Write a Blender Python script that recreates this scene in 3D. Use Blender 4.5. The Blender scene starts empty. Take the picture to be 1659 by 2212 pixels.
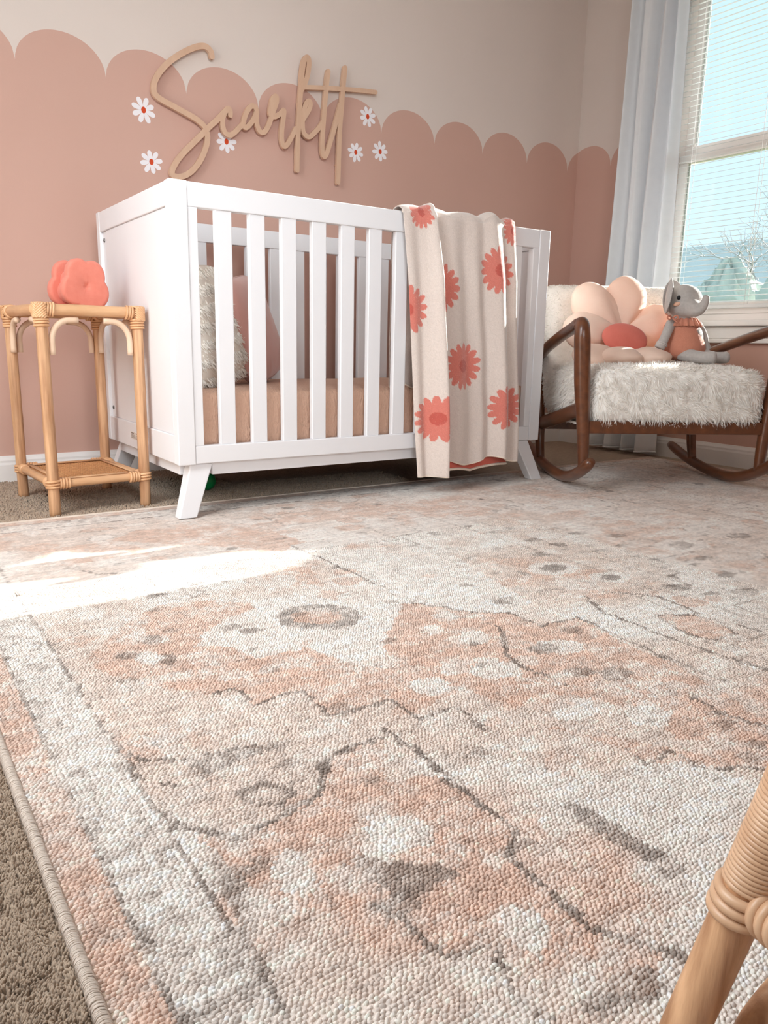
import bpy, bmesh, math
import numpy as np
from mathutils import Matrix, Vector

# ------------------------------------------------------------------ camera, sky, sun, light
scene = bpy.context.scene
COL = scene.collection
CAM = np.array([-0.7141, -2.0336, 0.4902])
YAW, PITCH, ROLL, FPX = 0.6026, 0.2147, 0.0193, 1656.05
def cam_axes():
    f = np.array([math.sin(YAW)*math.cos(PITCH), math.cos(YAW)*math.cos(PITCH), -math.sin(PITCH)])
    r0 = np.array([math.cos(YAW), -math.sin(YAW), 0.0]); u0 = np.cross(r0, f)
    return r0*math.cos(ROLL)+u0*math.sin(ROLL), -r0*math.sin(ROLL)+u0*math.cos(ROLL), f
_r, _u, _f = cam_axes()
cd = bpy.data.cameras.new('camera'); co = bpy.data.objects.new('camera', cd); COL.objects.link(co)
cd.sensor_fit = 'HORIZONTAL'; cd.sensor_width = 36.0; cd.lens = 36.0*FPX/1659.0
cd.clip_start = 0.02; cd.clip_end = 300
co.matrix_world = Matrix(((_r[0], _u[0], -_f[0], CAM[0]), (_r[1], _u[1], -_f[1], CAM[1]), (_r[2], _u[2], -_f[2], CAM[2]), (0, 0, 0, 1)))
scene.camera = co

world = bpy.data.worlds.new('sky'); scene.world = world; world.use_nodes = True
wn = world.node_tree.nodes; wl = world.node_tree.links
bg = wn['Background']; bg.inputs[1].default_value = 1.1
wtc = wn.new('ShaderNodeTexCoord'); wsep = wn.new('ShaderNodeSeparateXYZ'); wramp = wn.new('ShaderNodeValToRGB')
wl.new(wtc.outputs['Generated'], wsep.inputs[0]); wl.new(wsep.outputs['Z'], wramp.inputs[0]); wl.new(wramp.outputs[0], bg.inputs[0])
wramp.color_ramp.elements[0].position = 0.0; wramp.color_ramp.elements[0].color = (0.82, 1.0, 1.06, 1)
wramp.color_ramp.elements[1].position = 0.7; wramp.color_ramp.elements[1].color = (0.60, 0.88, 1.04, 1)

SUN_DIR = Vector((-1.0, -0.04, -0.30))
sd = bpy.data.lights.new('sun', 'SUN'); sd.energy = 23.0; sd.angle = math.radians(0.55); sd.color = (1.0, 0.95, 0.87)
so = bpy.data.objects.new('sun', sd); COL.objects.link(so); so.location = (8, 0, 5)
so.rotation_euler = SUN_DIR.to_track_quat('-Z', 'Y').to_euler()

def area(name, loc, direction, sx, sy, power, color):
    d = bpy.data.lights.new(name, 'AREA'); d.shape = 'RECTANGLE'; d.size = sx; d.size_y = sy; d.energy = power; d.color = color
    o = bpy.data.objects.new(name, d); COL.objects.link(o); o.location = loc
    o.rotation_euler = Vector(direction).to_track_quat('-Z', 'Z').to_euler()
    return o
# daylight outside the left window, then two added fill lamps for rug and back wall
area('left_window_daylight', (-1.52, -0.45, 1.5), (0.70, 0.62, -0.35), 1.5, 1.25, 4.5, (0.93, 0.97, 1.0)).data.spread = math.radians(120)
area('rug_fill_lamp', (-1.54, -0.9, 1.62), (0.60, -0.05, -0.80), 1.6, 0.8, 28.0, (0.93, 0.97, 1.0)).data.spread = math.radians(120)  # added lamp aimed down to brighten the near rug
area('back_wall_fill_lamp', (-0.70, -3.36, 1.5), (1.25, 4.2, -0.40), 1.1, 1.3, 9.5, (0.93, 0.97, 1.0)).data.spread = math.radians(56)  # added narrow lamp that lifts the left and middle of the back wall

vs = scene.view_settings
vs.view_transform = 'Standard'; vs.look = 'None'; vs.exposure = 0.0; vs.gamma = 1.0; vs.use_curve_mapping = False
scene.cycles.max_bounces = 10; scene.cycles.diffuse_bounces = 6; scene.cycles.transparent_max_bounces = 16
scene.cycles.caustics_refractive = False; scene.cycles.caustics_reflective = False

# ------------------------------------------------------------------ helpers
rng = np.random.default_rng(7)
def srgb(r, g, b):
    def c(v):
        v /= 255.0
        return v/12.92 if v <= 0.04045 else ((v+0.055)/1.055)**2.4
    return (c(r), c(g), c(b), 1.0)

def empty(name, loc=(0, 0, 0), rz=0.0, label=None, cat=None, group=None):
    o = bpy.data.objects.new(name, None); COL.objects.link(o); o.location = loc; o.rotation_euler = (0, 0, rz)
    o.empty_display_size = 0.05
    return tag(o, label, cat, group)

def tag(o, label=None, cat=None, group=None, kind=None):
    if label: o['label'] = label
    if cat: o['category'] = cat
    if group: o['group'] = group
    if kind: o['kind'] = kind
    return o

def obj(name, mesh, mat=None, parent=None):
    o = bpy.data.objects.new(name, mesh); COL.objects.link(o)
    if mat is not None and len(mesh.materials) == 0: mesh.materials.append(mat)
    if parent is not None: o.parent = parent
    return o

def mesh_from(name, V, F, smooth=True):
    m = bpy.data.meshes.new(name); m.from_pydata([tuple(map(float, v)) for v in V], [], [tuple(map(int, f)) for f in F]); m.validate()
    if smooth and len(m.polygons): m.polygons.foreach_set('use_smooth', [True]*len(m.polygons))
    m.update(); return m

def mesh_np(name, V, Q, smooth=True):
    """fast: V (n,3), Q (m,k) with k = 3 or 4"""
    V = np.asarray(V, np.float32); Q = np.asarray(Q, np.int32); k = Q.shape[1]
    m = bpy.data.meshes.new(name); m.vertices.add(len(V)); m.vertices.foreach_set('co', V.ravel())
    m.loops.add(Q.size); m.loops.foreach_set('vertex_index', Q.ravel())
    m.polygons.add(len(Q)); m.polygons.foreach_set('loop_start', np.arange(0, Q.size, k, dtype=np.int32))
    m.polygons.foreach_set('loop_total', np.full(len(Q), k, np.int32))
    m.update(calc_edges=True)
    m.polygons.foreach_set('use_smooth', np.full(len(Q), smooth))
    return m

def set_col(m, C, name='Col'):
    C = np.asarray(C, np.float32)
    if C.shape[1] == 3: C = np.hstack([C, np.ones((len(C), 1), np.float32)])
    a = m.color_attributes.new(name, 'FLOAT_COLOR', 'POINT'); a.data.foreach_set('color', C.ravel())

class MB:
    def __init__(s): s.V = []; s.F = []
    def add(s, V, F):
        n = len(s.V); s.V += [tuple(v) for v in V]; s.F += [tuple(i+n for i in f) for f in F]; return s
    def build(s, name, mat, parent=None, smooth=True):
        return obj(name, mesh_from(name, s.V, s.F, smooth), mat, parent)

def box_data(a, b, bev=0.0):
    bm = bmesh.new(); bmesh.ops.create_cube(bm, size=1)
    a = np.array(a, float); b = np.array(b, float)
    for v in bm.verts: v.co = Vector(((a+b)/2 + np.array(v.co)*(b-a)))
    if bev > 0: bmesh.ops.bevel(bm, geom=list(bm.edges), offset=min(bev, 0.45*float(min(abs(b-a)))), segments=2, affect='EDGES', profile=0.5)
    bm.verts.index_update(); V = [tuple(v.co) for v in bm.verts]; F = [[v.index for v in f.verts] for f in bm.faces]; bm.free()
    return V, F

def box(name, a, b, mat, parent=None, bev=0.003):
    V, F = box_data(a, b, bev)
    return obj(name, mesh_from(name, V, F, False), mat, parent)

def hexa(name, bottom, top, mat, parent=None, bev=0.003):
    """prism between two 4-point loops (same winding)"""
    bm = bmesh.new(); vs_ = [bm.verts.new(p) for p in list(bottom)+list(top)]
    for f in ([3, 2, 1, 0], [4, 5, 6, 7], [0, 1, 5, 4], [1, 2, 6, 5], [2, 3, 7, 6], [3, 0, 4, 7]): bm.faces.new([vs_[i] for i in f])
    bmesh.ops.recalc_face_normals(bm, faces=list(bm.faces))
    if bev: bmesh.ops.bevel(bm, geom=list(bm.edges), offset=bev, segments=2, affect='EDGES', profile=0.5)
    m = bpy.data.meshes.new(name); bm.to_mesh(m); bm.free()
    return obj(name, m, mat, parent)

def smooth_path(P, n):
    """Catmull-Rom resample"""
    P = np.asarray(P, float)
    if len(P) < 3: return np.array([P[0]+(P[-1]-P[0])*t for t in np.linspace(0, 1, n)])
    Q = np.vstack([2*P[0]-P[1], P, 2*P[-1]-P[-2]]); out = []
    for t in np.linspace(0, len(P)-1-1e-6, n):
        i = int(t); f = t-i; a, b, c, d = Q[i:i+4]
        out.append(0.5*((2*b)+(-a+c)*f+(2*a-5*b+4*c-d)*f*f+(-a+3*b-3*c+d)*f**3))
    return np.array(out)

def tube_data(P, rad, ns=12, closed=False, flat=(1.0, 1.0), up=None, caps=True):
    P = np.asarray(P, float); n = len(P); rad = np.broadcast_to(np.asarray(rad, float), (n,))
    T = np.gradient(P, axis=0) if not closed else (np.roll(P, -1, 0)-np.roll(P, 1, 0))
    T /= np.linalg.norm(T, axis=1)[:, None]+1e-12
    N = np.array(up, float) if up is not None else (np.array([0, 0, 1.0]) if abs(T[0][2]) < 0.9 else np.array([1.0, 0, 0]))
    V = []; F = []
    for i in range(n):
        if up is not None: N = np.array(up, float)
        N = N-T[i]*np.dot(N, T[i]); N /= np.linalg.norm(N)+1e-12; Bn = np.cross(T[i], N)
        for k in range(ns):
            a = 2*math.pi*k/ns; V.append(P[i]+rad[i]*(flat[0]*math.cos(a)*N+flat[1]*math.sin(a)*Bn))
    m = n if closed else n-1
    for i in range(m):
        j = (i+1) % n
        for k in range(ns): F.append((i*ns+k, i*ns+(k+1) % ns, j*ns+(k+1) % ns, j*ns+k))
    if caps and not closed:
        F.append(tuple(range(ns-1, -1, -1))); F.append(tuple((n-1)*ns+k for k in range(ns)))
    return V, F

def tube(name, P, rad, mat, parent=None, ns=12, **kw):
    V, F = tube_data(P, rad, ns, **kw); return obj(name, mesh_from(name, V, F), mat, parent)

def ring_data(center, axis, R, r, n=20, ns=6, tilt=0.0):
    axis = np.asarray(axis, float); axis /= np.linalg.norm(axis)
    a = np.array([0, 0, 1.0]) if abs(axis[2]) < 0.9 else np.array([1.0, 0, 0])
    a -= axis*a.dot(axis); a /= np.linalg.norm(a); b = np.cross(axis, a)
    t = np.linspace(0, 2*math.pi, n, endpoint=False)
    P = np.asarray(center)+R*np.outer(np.cos(t), a)+R*np.outer(np.sin(t), b)+tilt*np.outer(np.cos(t+0.6), axis)
    return tube_data(P, r, ns, closed=True)

def ellipsoid_data(c, r, nu=20, nv=12, M=None):
    V = []; F = []
    for j in range(nv+1):
        ph = math.pi*j/nv
        for i in range(nu):
            th = 2*math.pi*i/nu
            p = np.array([r[0]*math.sin(ph)*math.cos(th), r[1]*math.sin(ph)*math.sin(th), r[2]*math.cos(ph)])
            if M is not None: p = M @ p
            V.append(np.asarray(c)+p)
    for j in range(nv):
        for i in range(nu):
            a = j*nu+i; b = j*nu+(i+1) % nu
            F.append((a, a+nu, b+nu, b))
    return V, F

def rotm(axis, ang): return np.array(Matrix.Rotation(ang, 3, axis))

def remeshed(name, parts, voxel, mat, parent=None, it=6):
    """union of closed pieces melted into one continuous skin"""
    mb = MB()
    for V, F in parts: mb.add(V, F)
    me = mesh_from(name, mb.V, mb.F); o = bpy.data.objects.new('tmp', me); COL.objects.link(o)
    r = o.modifiers.new('r', 'REMESH'); r.mode = 'VOXEL'; r.voxel_size = voxel
    s = o.modifiers.new('s', 'SMOOTH'); s.factor = 0.5; s.iterations = it
    dg = bpy.context.evaluated_depsgraph_get(); m = bpy.data.meshes.new_from_object(o.evaluated_get(dg))
    bpy.data.objects.remove(o); m.name = name
    m.polygons.foreach_set('use_smooth', [True]*len(m.polygons)); m.materials.clear()
    return obj(name, m, mat, parent)

def vnoise(x, y, seed=0):
    """value noise, vectorised"""
    x = np.asarray(x, float); y = np.asarray(y, float)
    xi = np.floor(x).astype(np.int64); yi = np.floor(y).astype(np.int64); fx = x-xi; fy = y-yi
    fx = fx*fx*(3-2*fx); fy = fy*fy*(3-2*fy)
    def h(a, b):
        n = (a*374761393+b*668265263+seed*982451653) & 0xffffffff
        n = ((n ^ (n >> 13))*1274126177) & 0xffffffff
        return ((n ^ (n >> 16)) & 0xffff)/65535.0
    return (h(xi, yi)*(1-fx)+h(xi+1, yi)*fx)*(1-fy)+(h(xi, yi+1)*(1-fx)+h(xi+1, yi+1)*fx)*fy
def fnoise(x, y, seed=0, oct=3):
    return sum(vnoise(x*2**k, y*2**k, seed+k)*0.5**k for k in range(oct))/sum(0.5**k for k in range(oct))

def sample(mesh, n):
    """n random points, normals on a mesh"""
    mesh.calc_loop_triangles(); nt = len(mesh.loop_triangles)
    T = np.empty(nt*3, np.int32); mesh.loop_triangles.foreach_get('vertices', T); T = T.reshape(-1, 3)
    V = np.empty(len(mesh.vertices)*3, np.float32); mesh.vertices.foreach_get('co', V); V = V.reshape(-1, 3).astype(float)
    a, b, c = V[T[:, 0]], V[T[:, 1]], V[T[:, 2]]; N = np.cross(b-a, c-a); A = np.linalg.norm(N, axis=1)
    i = rng.choice(nt, n, p=A/A.sum()); u = rng.random(n); v = rng.random(n); s = u+v > 1; u[s] = 1-u[s]; v[s] = 1-v[s]
    return a[i]+(b-a)[i]*u[:, None]+(c-a)[i]*v[:, None], N[i]/(A[i][:, None]+1e-12)

def blades(name, P, D, L, w, mat, parent=None, bend=None, kind='stuff', roots=None):
    """tapered strands: base at P, direction D (n,3), length L (n), width w; bend added at the tip"""
    n = len(P); D = D/(np.linalg.norm(D, axis=1)[:, None]+1e-9)
    R = rng.normal(size=(n, 3)); S = np.cross(D, R); S /= np.linalg.norm(S, axis=1)[:, None]+1e-9
    L = np.broadcast_to(np.asarray(L, float), (n,))[:, None]; w = np.broadcast_to(np.asarray(w, float), (n,))[:, None]
    if bend is None: bend = rng.normal(size=(n, 3))*0.3
    mid = P+D*L*0.55+bend*L*0.18; tip = P+D*L*0.95+bend*L*0.6
    V = np.stack([P-S*w/2, P+S*w/2, mid+S*w*0.42, mid-S*w*0.42, tip], 1).reshape(-1, 3)
    b = np.arange(n)[:, None]*5
    Tq = np.concatenate([b+np.array([0, 1, 2]), b+np.array([0, 2, 3]), b+np.array([3, 2, 4])])
    o = obj(name, mesh_np(name, V, Tq), mat, parent)
    if kind: o['kind'] = kind
    return o

def domes(name, C0, R, H, shear, ang, mat_, parent, cols=None, ns=6):
    """many low rounded knots: centre C0 (n,3), radii R (n,2), height H (n), tip shift shear (n,2), turn ang (n)"""
    n = len(C0); t = np.arange(ns)*2*math.pi/ns
    T = np.concatenate([np.stack([np.cos(t), np.sin(t), t*0-0.35], 1), np.stack([np.cos(t+0.3)*0.80, np.sin(t+0.3)*0.80, t*0+0.62], 1), [[0, 0, 1.0]]]); k = len(T)
    x = T[None, :, 0]*R[:, :1]+shear[:, :1]*np.clip(T[None, :, 2], 0, 1); y = T[None, :, 1]*R[:, 1:]+shear[:, 1:]*np.clip(T[None, :, 2], 0, 1)
    c, s = np.cos(ang)[:, None], np.sin(ang)[:, None]
    V = np.stack([x*c-y*s, x*s+y*c, T[None, :, 2]*H[:, None]], -1)+C0[:, None, :]
    f = []
    for i in range(ns):
        j = (i+1) % ns; f += [(i, j, ns+j), (i, ns+j, ns+i), (ns+i, ns+j, 2*ns)]
    F = (np.arange(n)[:, None, None]*k+np.array(f)[None]).reshape(-1, 3)
    me = mesh_np(name, V.reshape(-1, 3), F)
    if cols is not None: set_col(me, np.repeat(cols, k, axis=0))
    o = obj(name, me, mat_, parent); o['kind'] = 'stuff'; return o

# ------------------------------------------------------------------ materials
def mat(name, col, rough=0.6, col2=None, nscale=8.0, namt=0.5, bump=0.0, bscale=40.0, stretch=(1, 1, 1), sheen=0.0, spec=0.3, coat=0.0,
        kind='noise', coords='Object', sss=0.0, attr=None, trans=0.0, metal=0.0, bdist=0.002, bstretch=None):
    m = bpy.data.materials.new(name); m.use_nodes = True; nt = m.node_tree; N = nt.nodes; Lk = nt.links
    b = N['Principled BSDF']; b.inputs['Roughness'].default_value = rough; b.inputs['Specular IOR Level'].default_value = spec
    b.inputs['Metallic'].default_value = metal
    b.inputs['Sheen Weight'].default_value = sheen; b.inputs['Sheen Roughness'].default_value = 0.5
    b.inputs['Coat Weight'].default_value = coat; b.inputs['Coat Roughness'].default_value = 0.2
    b.inputs['Base Color'].default_value = col
    if trans: b.inputs['Transmission Weight'].default_value = trans
    tc = N.new('ShaderNodeTexCoord'); mp = N.new('ShaderNodeMapping'); mp.inputs['Scale'].default_value = stretch
    Lk.new(tc.outputs[coords], mp.inputs[0])
    src = None
    if attr:
        a = N.new('ShaderNodeVertexColor'); a.layer_name = attr; src = a.outputs['Color']
    if col2 is not None:
        if kind == 'wave':
            t = N.new('ShaderNodeTexWave'); t.inputs['Scale'].default_value = nscale; t.inputs['Distortion'].default_value = 6.0
            t.inputs['Detail'].default_value = 3.0; t.inputs['Detail Scale'].default_value = 1.2
        else:
            t = N.new('ShaderNodeTexNoise'); t.inputs['Scale'].default_value = nscale; t.inputs['Detail'].default_value = 4.0
        Lk.new(mp.outputs[0], t.inputs[0])
        r = N.new('ShaderNodeValToRGB'); e = r.color_ramp.elements
        e[0].position = 0.5-namt/2; e[1].position = 0.5+namt/2; e[0].color = col; e[1].color = col2
        Lk.new(t.outputs[1] if kind != 'wave' else t.outputs[1], r.inputs[0]) if False else Lk.new(t.outputs['Fac'] if 'Fac' in t.outputs else t.outputs[0], r.inputs[0])
        if src is not None:
            mx = N.new('ShaderNodeMix'); mx.data_type = 'RGBA'; mx.blend_type = 'MULTIPLY'; mx.inputs[0].default_value = 1.0
            Lk.new(src, mx.inputs[6]); Lk.new(r.outputs[0], mx.inputs[7]); src = mx.outputs[2]
        else: src = r.outputs[0]
    if src is not None: Lk.new(src, b.inputs['Base Color'])
    if bump > 0:
        mp2 = mp
        if bstretch:
            mp2 = N.new('ShaderNodeMapping'); mp2.inputs['Scale'].default_value = bstretch; Lk.new(tc.outputs[coords], mp2.inputs[0])
        t2 = N.new('ShaderNodeTexNoise'); t2.inputs['Scale'].default_value = bscale; t2.inputs['Detail'].default_value = 3.0
        Lk.new(mp2.outputs[0], t2.inputs[0])
        bp = N.new('ShaderNodeBump'); bp.inputs['Strength'].default_value = bump; bp.inputs['Distance'].default_value = bdist
        Lk.new(t2.outputs[0], bp.inputs['Height']); Lk.new(bp.outputs[0], b.inputs['Normal'])
    if sss:
        b.inputs['Subsurface Weight'].default_value = sss; b.inputs['Subsurface Radius'].default_value = (0.02, 0.012, 0.008); b.inputs['Subsurface Scale'].default_value = 0.5
    return m

M = {}
M['wall_cream'] = mat('cream_wall_paint', srgb(220, 207, 199), 0.85, srgb(224, 211, 203), 3.0, 0.6, bump=0.08, bscale=260, spec=0.15)
M['wall_pink'] = mat('clay_pink_wall_paint', srgb(204, 166, 152), 0.85, srgb(208, 170, 156), 3.0, 0.6, bump=0.08, bscale=260, spec=0.15)
M['ceiling'] = mat('white_ceiling_paint', srgb(238, 234, 230), 0.9, srgb(242, 238, 234), 4.0, 0.6, bump=0.1, bscale=120)
M['trim'] = mat('white_trim_paint', srgb(236, 233, 231), 0.4, srgb(240, 237, 235), 5.0, 0.6)
M['carpet'] = mat('beige_carpet', srgb(152, 133, 115), 0.95, srgb(192, 173, 153), 60.0, 0.7, bump=0.9, bscale=150, bdist=0.006, sheen=0.2, spec=0.05)
M['pile'] = mat('beige_carpet_pile', srgb(150, 130, 112), 0.95, srgb(190, 170, 150), 90.0, 0.6, sheen=0.2, spec=0.05)
M['white'] = mat('white_lacquer', srgb(230, 229, 231), 0.38, srgb(234, 233, 235), 5.0, 0.6, spec=0.4)
M['steel'] = mat('steel', srgb(120, 118, 116), 0.35, srgb(150, 148, 146), 60.0, 0.6, metal=0.9)
M['dark'] = mat('dark_metal', srgb(60, 55, 52), 0.4, srgb(80, 75, 70), 60.0, 0.6, metal=0.6)
M['rattan'] = mat('rattan_cane', srgb(158, 112, 78), 0.42, srgb(220, 176, 136), 9.0, 0.45, bump=0.2, bscale=60, stretch=(9, 9, 0.7), spec=0.45)
M['rattan_h'] = mat('rattan_cane_rail', srgb(188, 138, 98), 0.42, srgb(224, 182, 140), 9.0, 0.7, bump=0.12, bscale=60, stretch=(1.2, 1.2, 6), spec=0.45)
M['rattan_pale'] = mat('pale_split_cane', srgb(216, 184, 156), 0.5, srgb(230, 204, 180), 14.0, 0.7, bump=0.1, bscale=80)
M['wrap'] = mat('cane_wrap', srgb(190, 148, 114), 0.4, srgb(216, 180, 148), 40.0, 0.6, spec=0.5)
M['binding'] = mat('cane_binding', srgb(200, 148, 104), 0.38, srgb(230, 186, 144), 40.0, 0.6, spec=0.5)
M['weave'] = mat('woven_cane', srgb(186, 126, 80), 0.5, srgb(216, 162, 112), 60.0, 0.6)
M['walnut'] = mat('walnut_stain', srgb(72, 38, 20), 0.3, srgb(116, 66, 36), 10.0, 0.7, stretch=(5, 1, 5), spec=0.5, coat=0.3)
M['birch'] = mat('birch_plywood', srgb(206, 168, 142), 0.55, srgb(218, 184, 158), 9.0, 0.7, stretch=(5, 1, 1))
M['coral'] = mat('coral_flocked_ceramic', srgb(216, 124, 106), 0.7, srgb(222, 134, 116), 60.0, 0.6, bump=0.1, bscale=400, sheen=0.15)
M['sheet'] = mat('muslin_sheet', srgb(204, 164, 141), 0.85, srgb(212, 174, 152), 12.0, 0.6, bump=1.0, bscale=110, bdist=0.007, sheen=0.1, bstretch=(1.3, 1.0, 0.6))
M['pillow_white'] = mat('cream_cotton', srgb(226, 216, 204), 0.9, srgb(234, 226, 216), 20.0, 0.6, bump=0.2, bscale=200, sheen=0.1)
M['pillow_tuft'] = mat('cream_fringe', srgb(238, 232, 224), 0.9, srgb(246, 242, 236), 60.0, 0.6, sheen=0.1)
M['velvet'] = mat('blush_velvet', srgb(198, 146, 136), 0.75, srgb(206, 156, 146), 10.0, 0.6, bump=0.2, bscale=14, bdist=0.01, sheen=0.5)
M['blanket'] = mat('knit_blanket', srgb(255, 255, 255), 0.9, srgb(236, 230, 226), 300.0, 0.7, attr='Col', bump=0.5, bscale=300, bdist=0.0015, sheen=0.6, stretch=(1, 1, 2.4))
M['lining'] = mat('coral_knit_reverse', srgb(208, 100, 84), 0.9, srgb(216, 114, 98), 160.0, 0.7, bump=0.5, bscale=300, sheen=0.3)
M['hem'] = mat('cream_knit_hem', srgb(232, 216, 198), 0.9, srgb(238, 224, 208), 160.0, 0.7, bump=0.5, bscale=300, sheen=0.3)
M['fur'] = mat('ivory_sherpa', srgb(247, 244, 240), 0.85, srgb(253, 251, 248), 90.0, 0.6, sheen=0.25, spec=0.1)
M['fur_base'] = mat('ivory_backing', srgb(242, 237, 231), 0.95, srgb(250, 246, 241), 60.0, 0.6, bump=0.5, bscale=120)
M['petal'] = mat('peach_cotton', srgb(244, 216, 198), 0.85, srgb(248, 222, 206), 30.0, 0.6, bump=0.25, bscale=240, sheen=0.2)
M['petal_centre'] = mat('coral_ribbed', srgb(206, 108, 94), 0.85, srgb(214, 118, 104), 30.0, 0.6, bump=0.3, bscale=300, sheen=0.2)
M['grey_knit'] = mat('grey_knit', srgb(172, 166, 162), 0.95, srgb(192, 186, 182), 120.0, 0.7, bump=0.4, bscale=350, sheen=0.3, bstretch=(2.5, 2.5, 0.6))
M['ear_in'] = mat('pale_ear_lining', srgb(196, 188, 184), 0.95, srgb(206, 198, 194), 120.0, 0.7, bump=0.3, bscale=300)
M['romper'] = mat('terracotta_rib', srgb(202, 132, 108), 0.9, srgb(210, 142, 118), 120.0, 0.7, bump=0.5, bscale=260, bstretch=(3, 3, 0.5), sheen=0.2)
M['eye'] = mat('black_thread', srgb(20, 20, 24), 0.4, srgb(26, 26, 30), 50.0, 0.6)
M['cheek'] = mat('blush_felt', srgb(232, 184, 158), 0.9, srgb(236, 190, 164), 50.0, 0.6)
M['curtain'] = mat('pale_grey_curtain', srgb(238, 241, 245), 0.9, srgb(243, 246, 249), 30.0, 0.6, bump=0.15, bscale=400, sheen=0.15)
M['blind'] = mat('white_aluminium_slat', srgb(240, 238, 236), 0.45, srgb(244, 242, 240), 30.0, 0.6)
M['cord'] = mat('white_cord', srgb(236, 234, 232), 0.7, srgb(240, 238, 236), 100.0, 0.6)
M['vinyl'] = mat('white_vinyl_frame', srgb(238, 230, 226), 0.45, srgb(242, 234, 230), 12.0, 0.6)
M['decal_white'] = mat('white_decal', srgb(238, 234, 238), 0.7, srgb(244, 240, 243), 30.0, 0.6)
M['decal_rust'] = mat('rust_decal', srgb(204, 70, 34), 0.7, srgb(212, 80, 44), 30.0, 0.6)
M['green'] = mat('green_plastic', srgb(20, 160, 84), 0.3, srgb(26, 168, 92), 20.0, 0.6, spec=0.5)
M['sticker'] = mat('label_film', srgb(216, 208, 200), 0.5, srgb(222, 214, 206), 60.0, 0.6)
M['ink'] = mat('grey_ink', srgb(128, 116, 108), 0.6, srgb(136, 124, 116), 60.0, 0.6)
M['rug'] = mat('woven_rug', srgb(255, 255, 255), 0.92, srgb(225, 222, 220), 400.0, 0.7, attr='Col', bump=0.5, bscale=520, bdist=0.0015, sheen=0.1, spec=0.1, stretch=(0.6, 1.4, 1))
M['rug_edge'] = mat('serged_edge_thread', srgb(200, 184, 170), 0.85, srgb(220, 206, 194), 60.0, 0.7, bump=0.8, bscale=60, bstretch=(0.3, 6, 0.3), bdist=0.002)
M['rug_back'] = mat('rug_backing', srgb(170, 150, 132), 0.95, srgb(180, 160, 142), 60.0, 0.6)
M['lawn'] = mat('lawn', srgb(120, 134, 96), 0.95, srgb(148, 156, 116), 4.0, 0.6)
M['leaf'] = mat('hedge_leaf', srgb(196, 200, 186), 0.9, srgb(220, 222, 210), 2.5, 0.5, bump=0.3, bscale=9, bdist=0.05)
M['bark'] = mat('bark', srgb(196, 192, 194), 0.9, srgb(214, 210, 212), 20.0, 0.6)
M['roof'] = mat('grey_shingle', srgb(214, 212, 206), 0.9, srgb(226, 224, 218), 20.0, 0.6)
M['siding'] = mat('pale_siding', srgb(188, 196, 198), 0.8, srgb(198, 206, 208), 12.0, 0.6)
M['pane'] = mat('window_glass', (0.98, 0.99, 1, 1), 0.0, (1, 1, 1, 1), 3.0, 0.6, trans=1.0)
def glass_material():
    m = M['pane']; nt = m.node_tree; N = nt.nodes
    out = N['Material Output']; t = N.new('ShaderNodeBsdfTransparent'); g = N.new('ShaderNodeBsdfGlossy'); g.inputs['Roughness'].default_value = 0.02
    fr = N.new('ShaderNodeFresnel'); fr.inputs[0].default_value = 1.3; mx = N.new('ShaderNodeMixShader')
    t.inputs[0].default_value = (0.95, 0.98, 0.99, 1)
    nt.links.new(fr.outputs[0], mx.inputs[0]); nt.links.new(t.outputs[0], mx.inputs[1]); nt.links.new(g.outputs[0], mx.inputs[2]); nt.links.new(mx.outputs[0], out.inputs[0])
glass_material()
def translucent(m, k, col):
    nt = m.node_tree; N = nt.nodes; out = N['Material Output']; b = N['Principled BSDF']
    t = N.new('ShaderNodeBsdfTranslucent'); t.inputs[0].default_value = col; mx = N.new('ShaderNodeMixShader'); mx.inputs[0].default_value = k
    nt.links.new(b.outputs[0], mx.inputs[1]); nt.links.new(t.outputs[0], mx.inputs[2]); nt.links.new(mx.outputs[0], out.inputs[0])
translucent(M['curtain'], 0.12, srgb(226, 232, 238)); translucent(M['petal'], 0.18, srgb(250, 210, 180)); translucent(M['fur'], 0.25, srgb(246, 240, 232))
translucent(M['blind'], 0.25, srgb(240, 244, 246))

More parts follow.
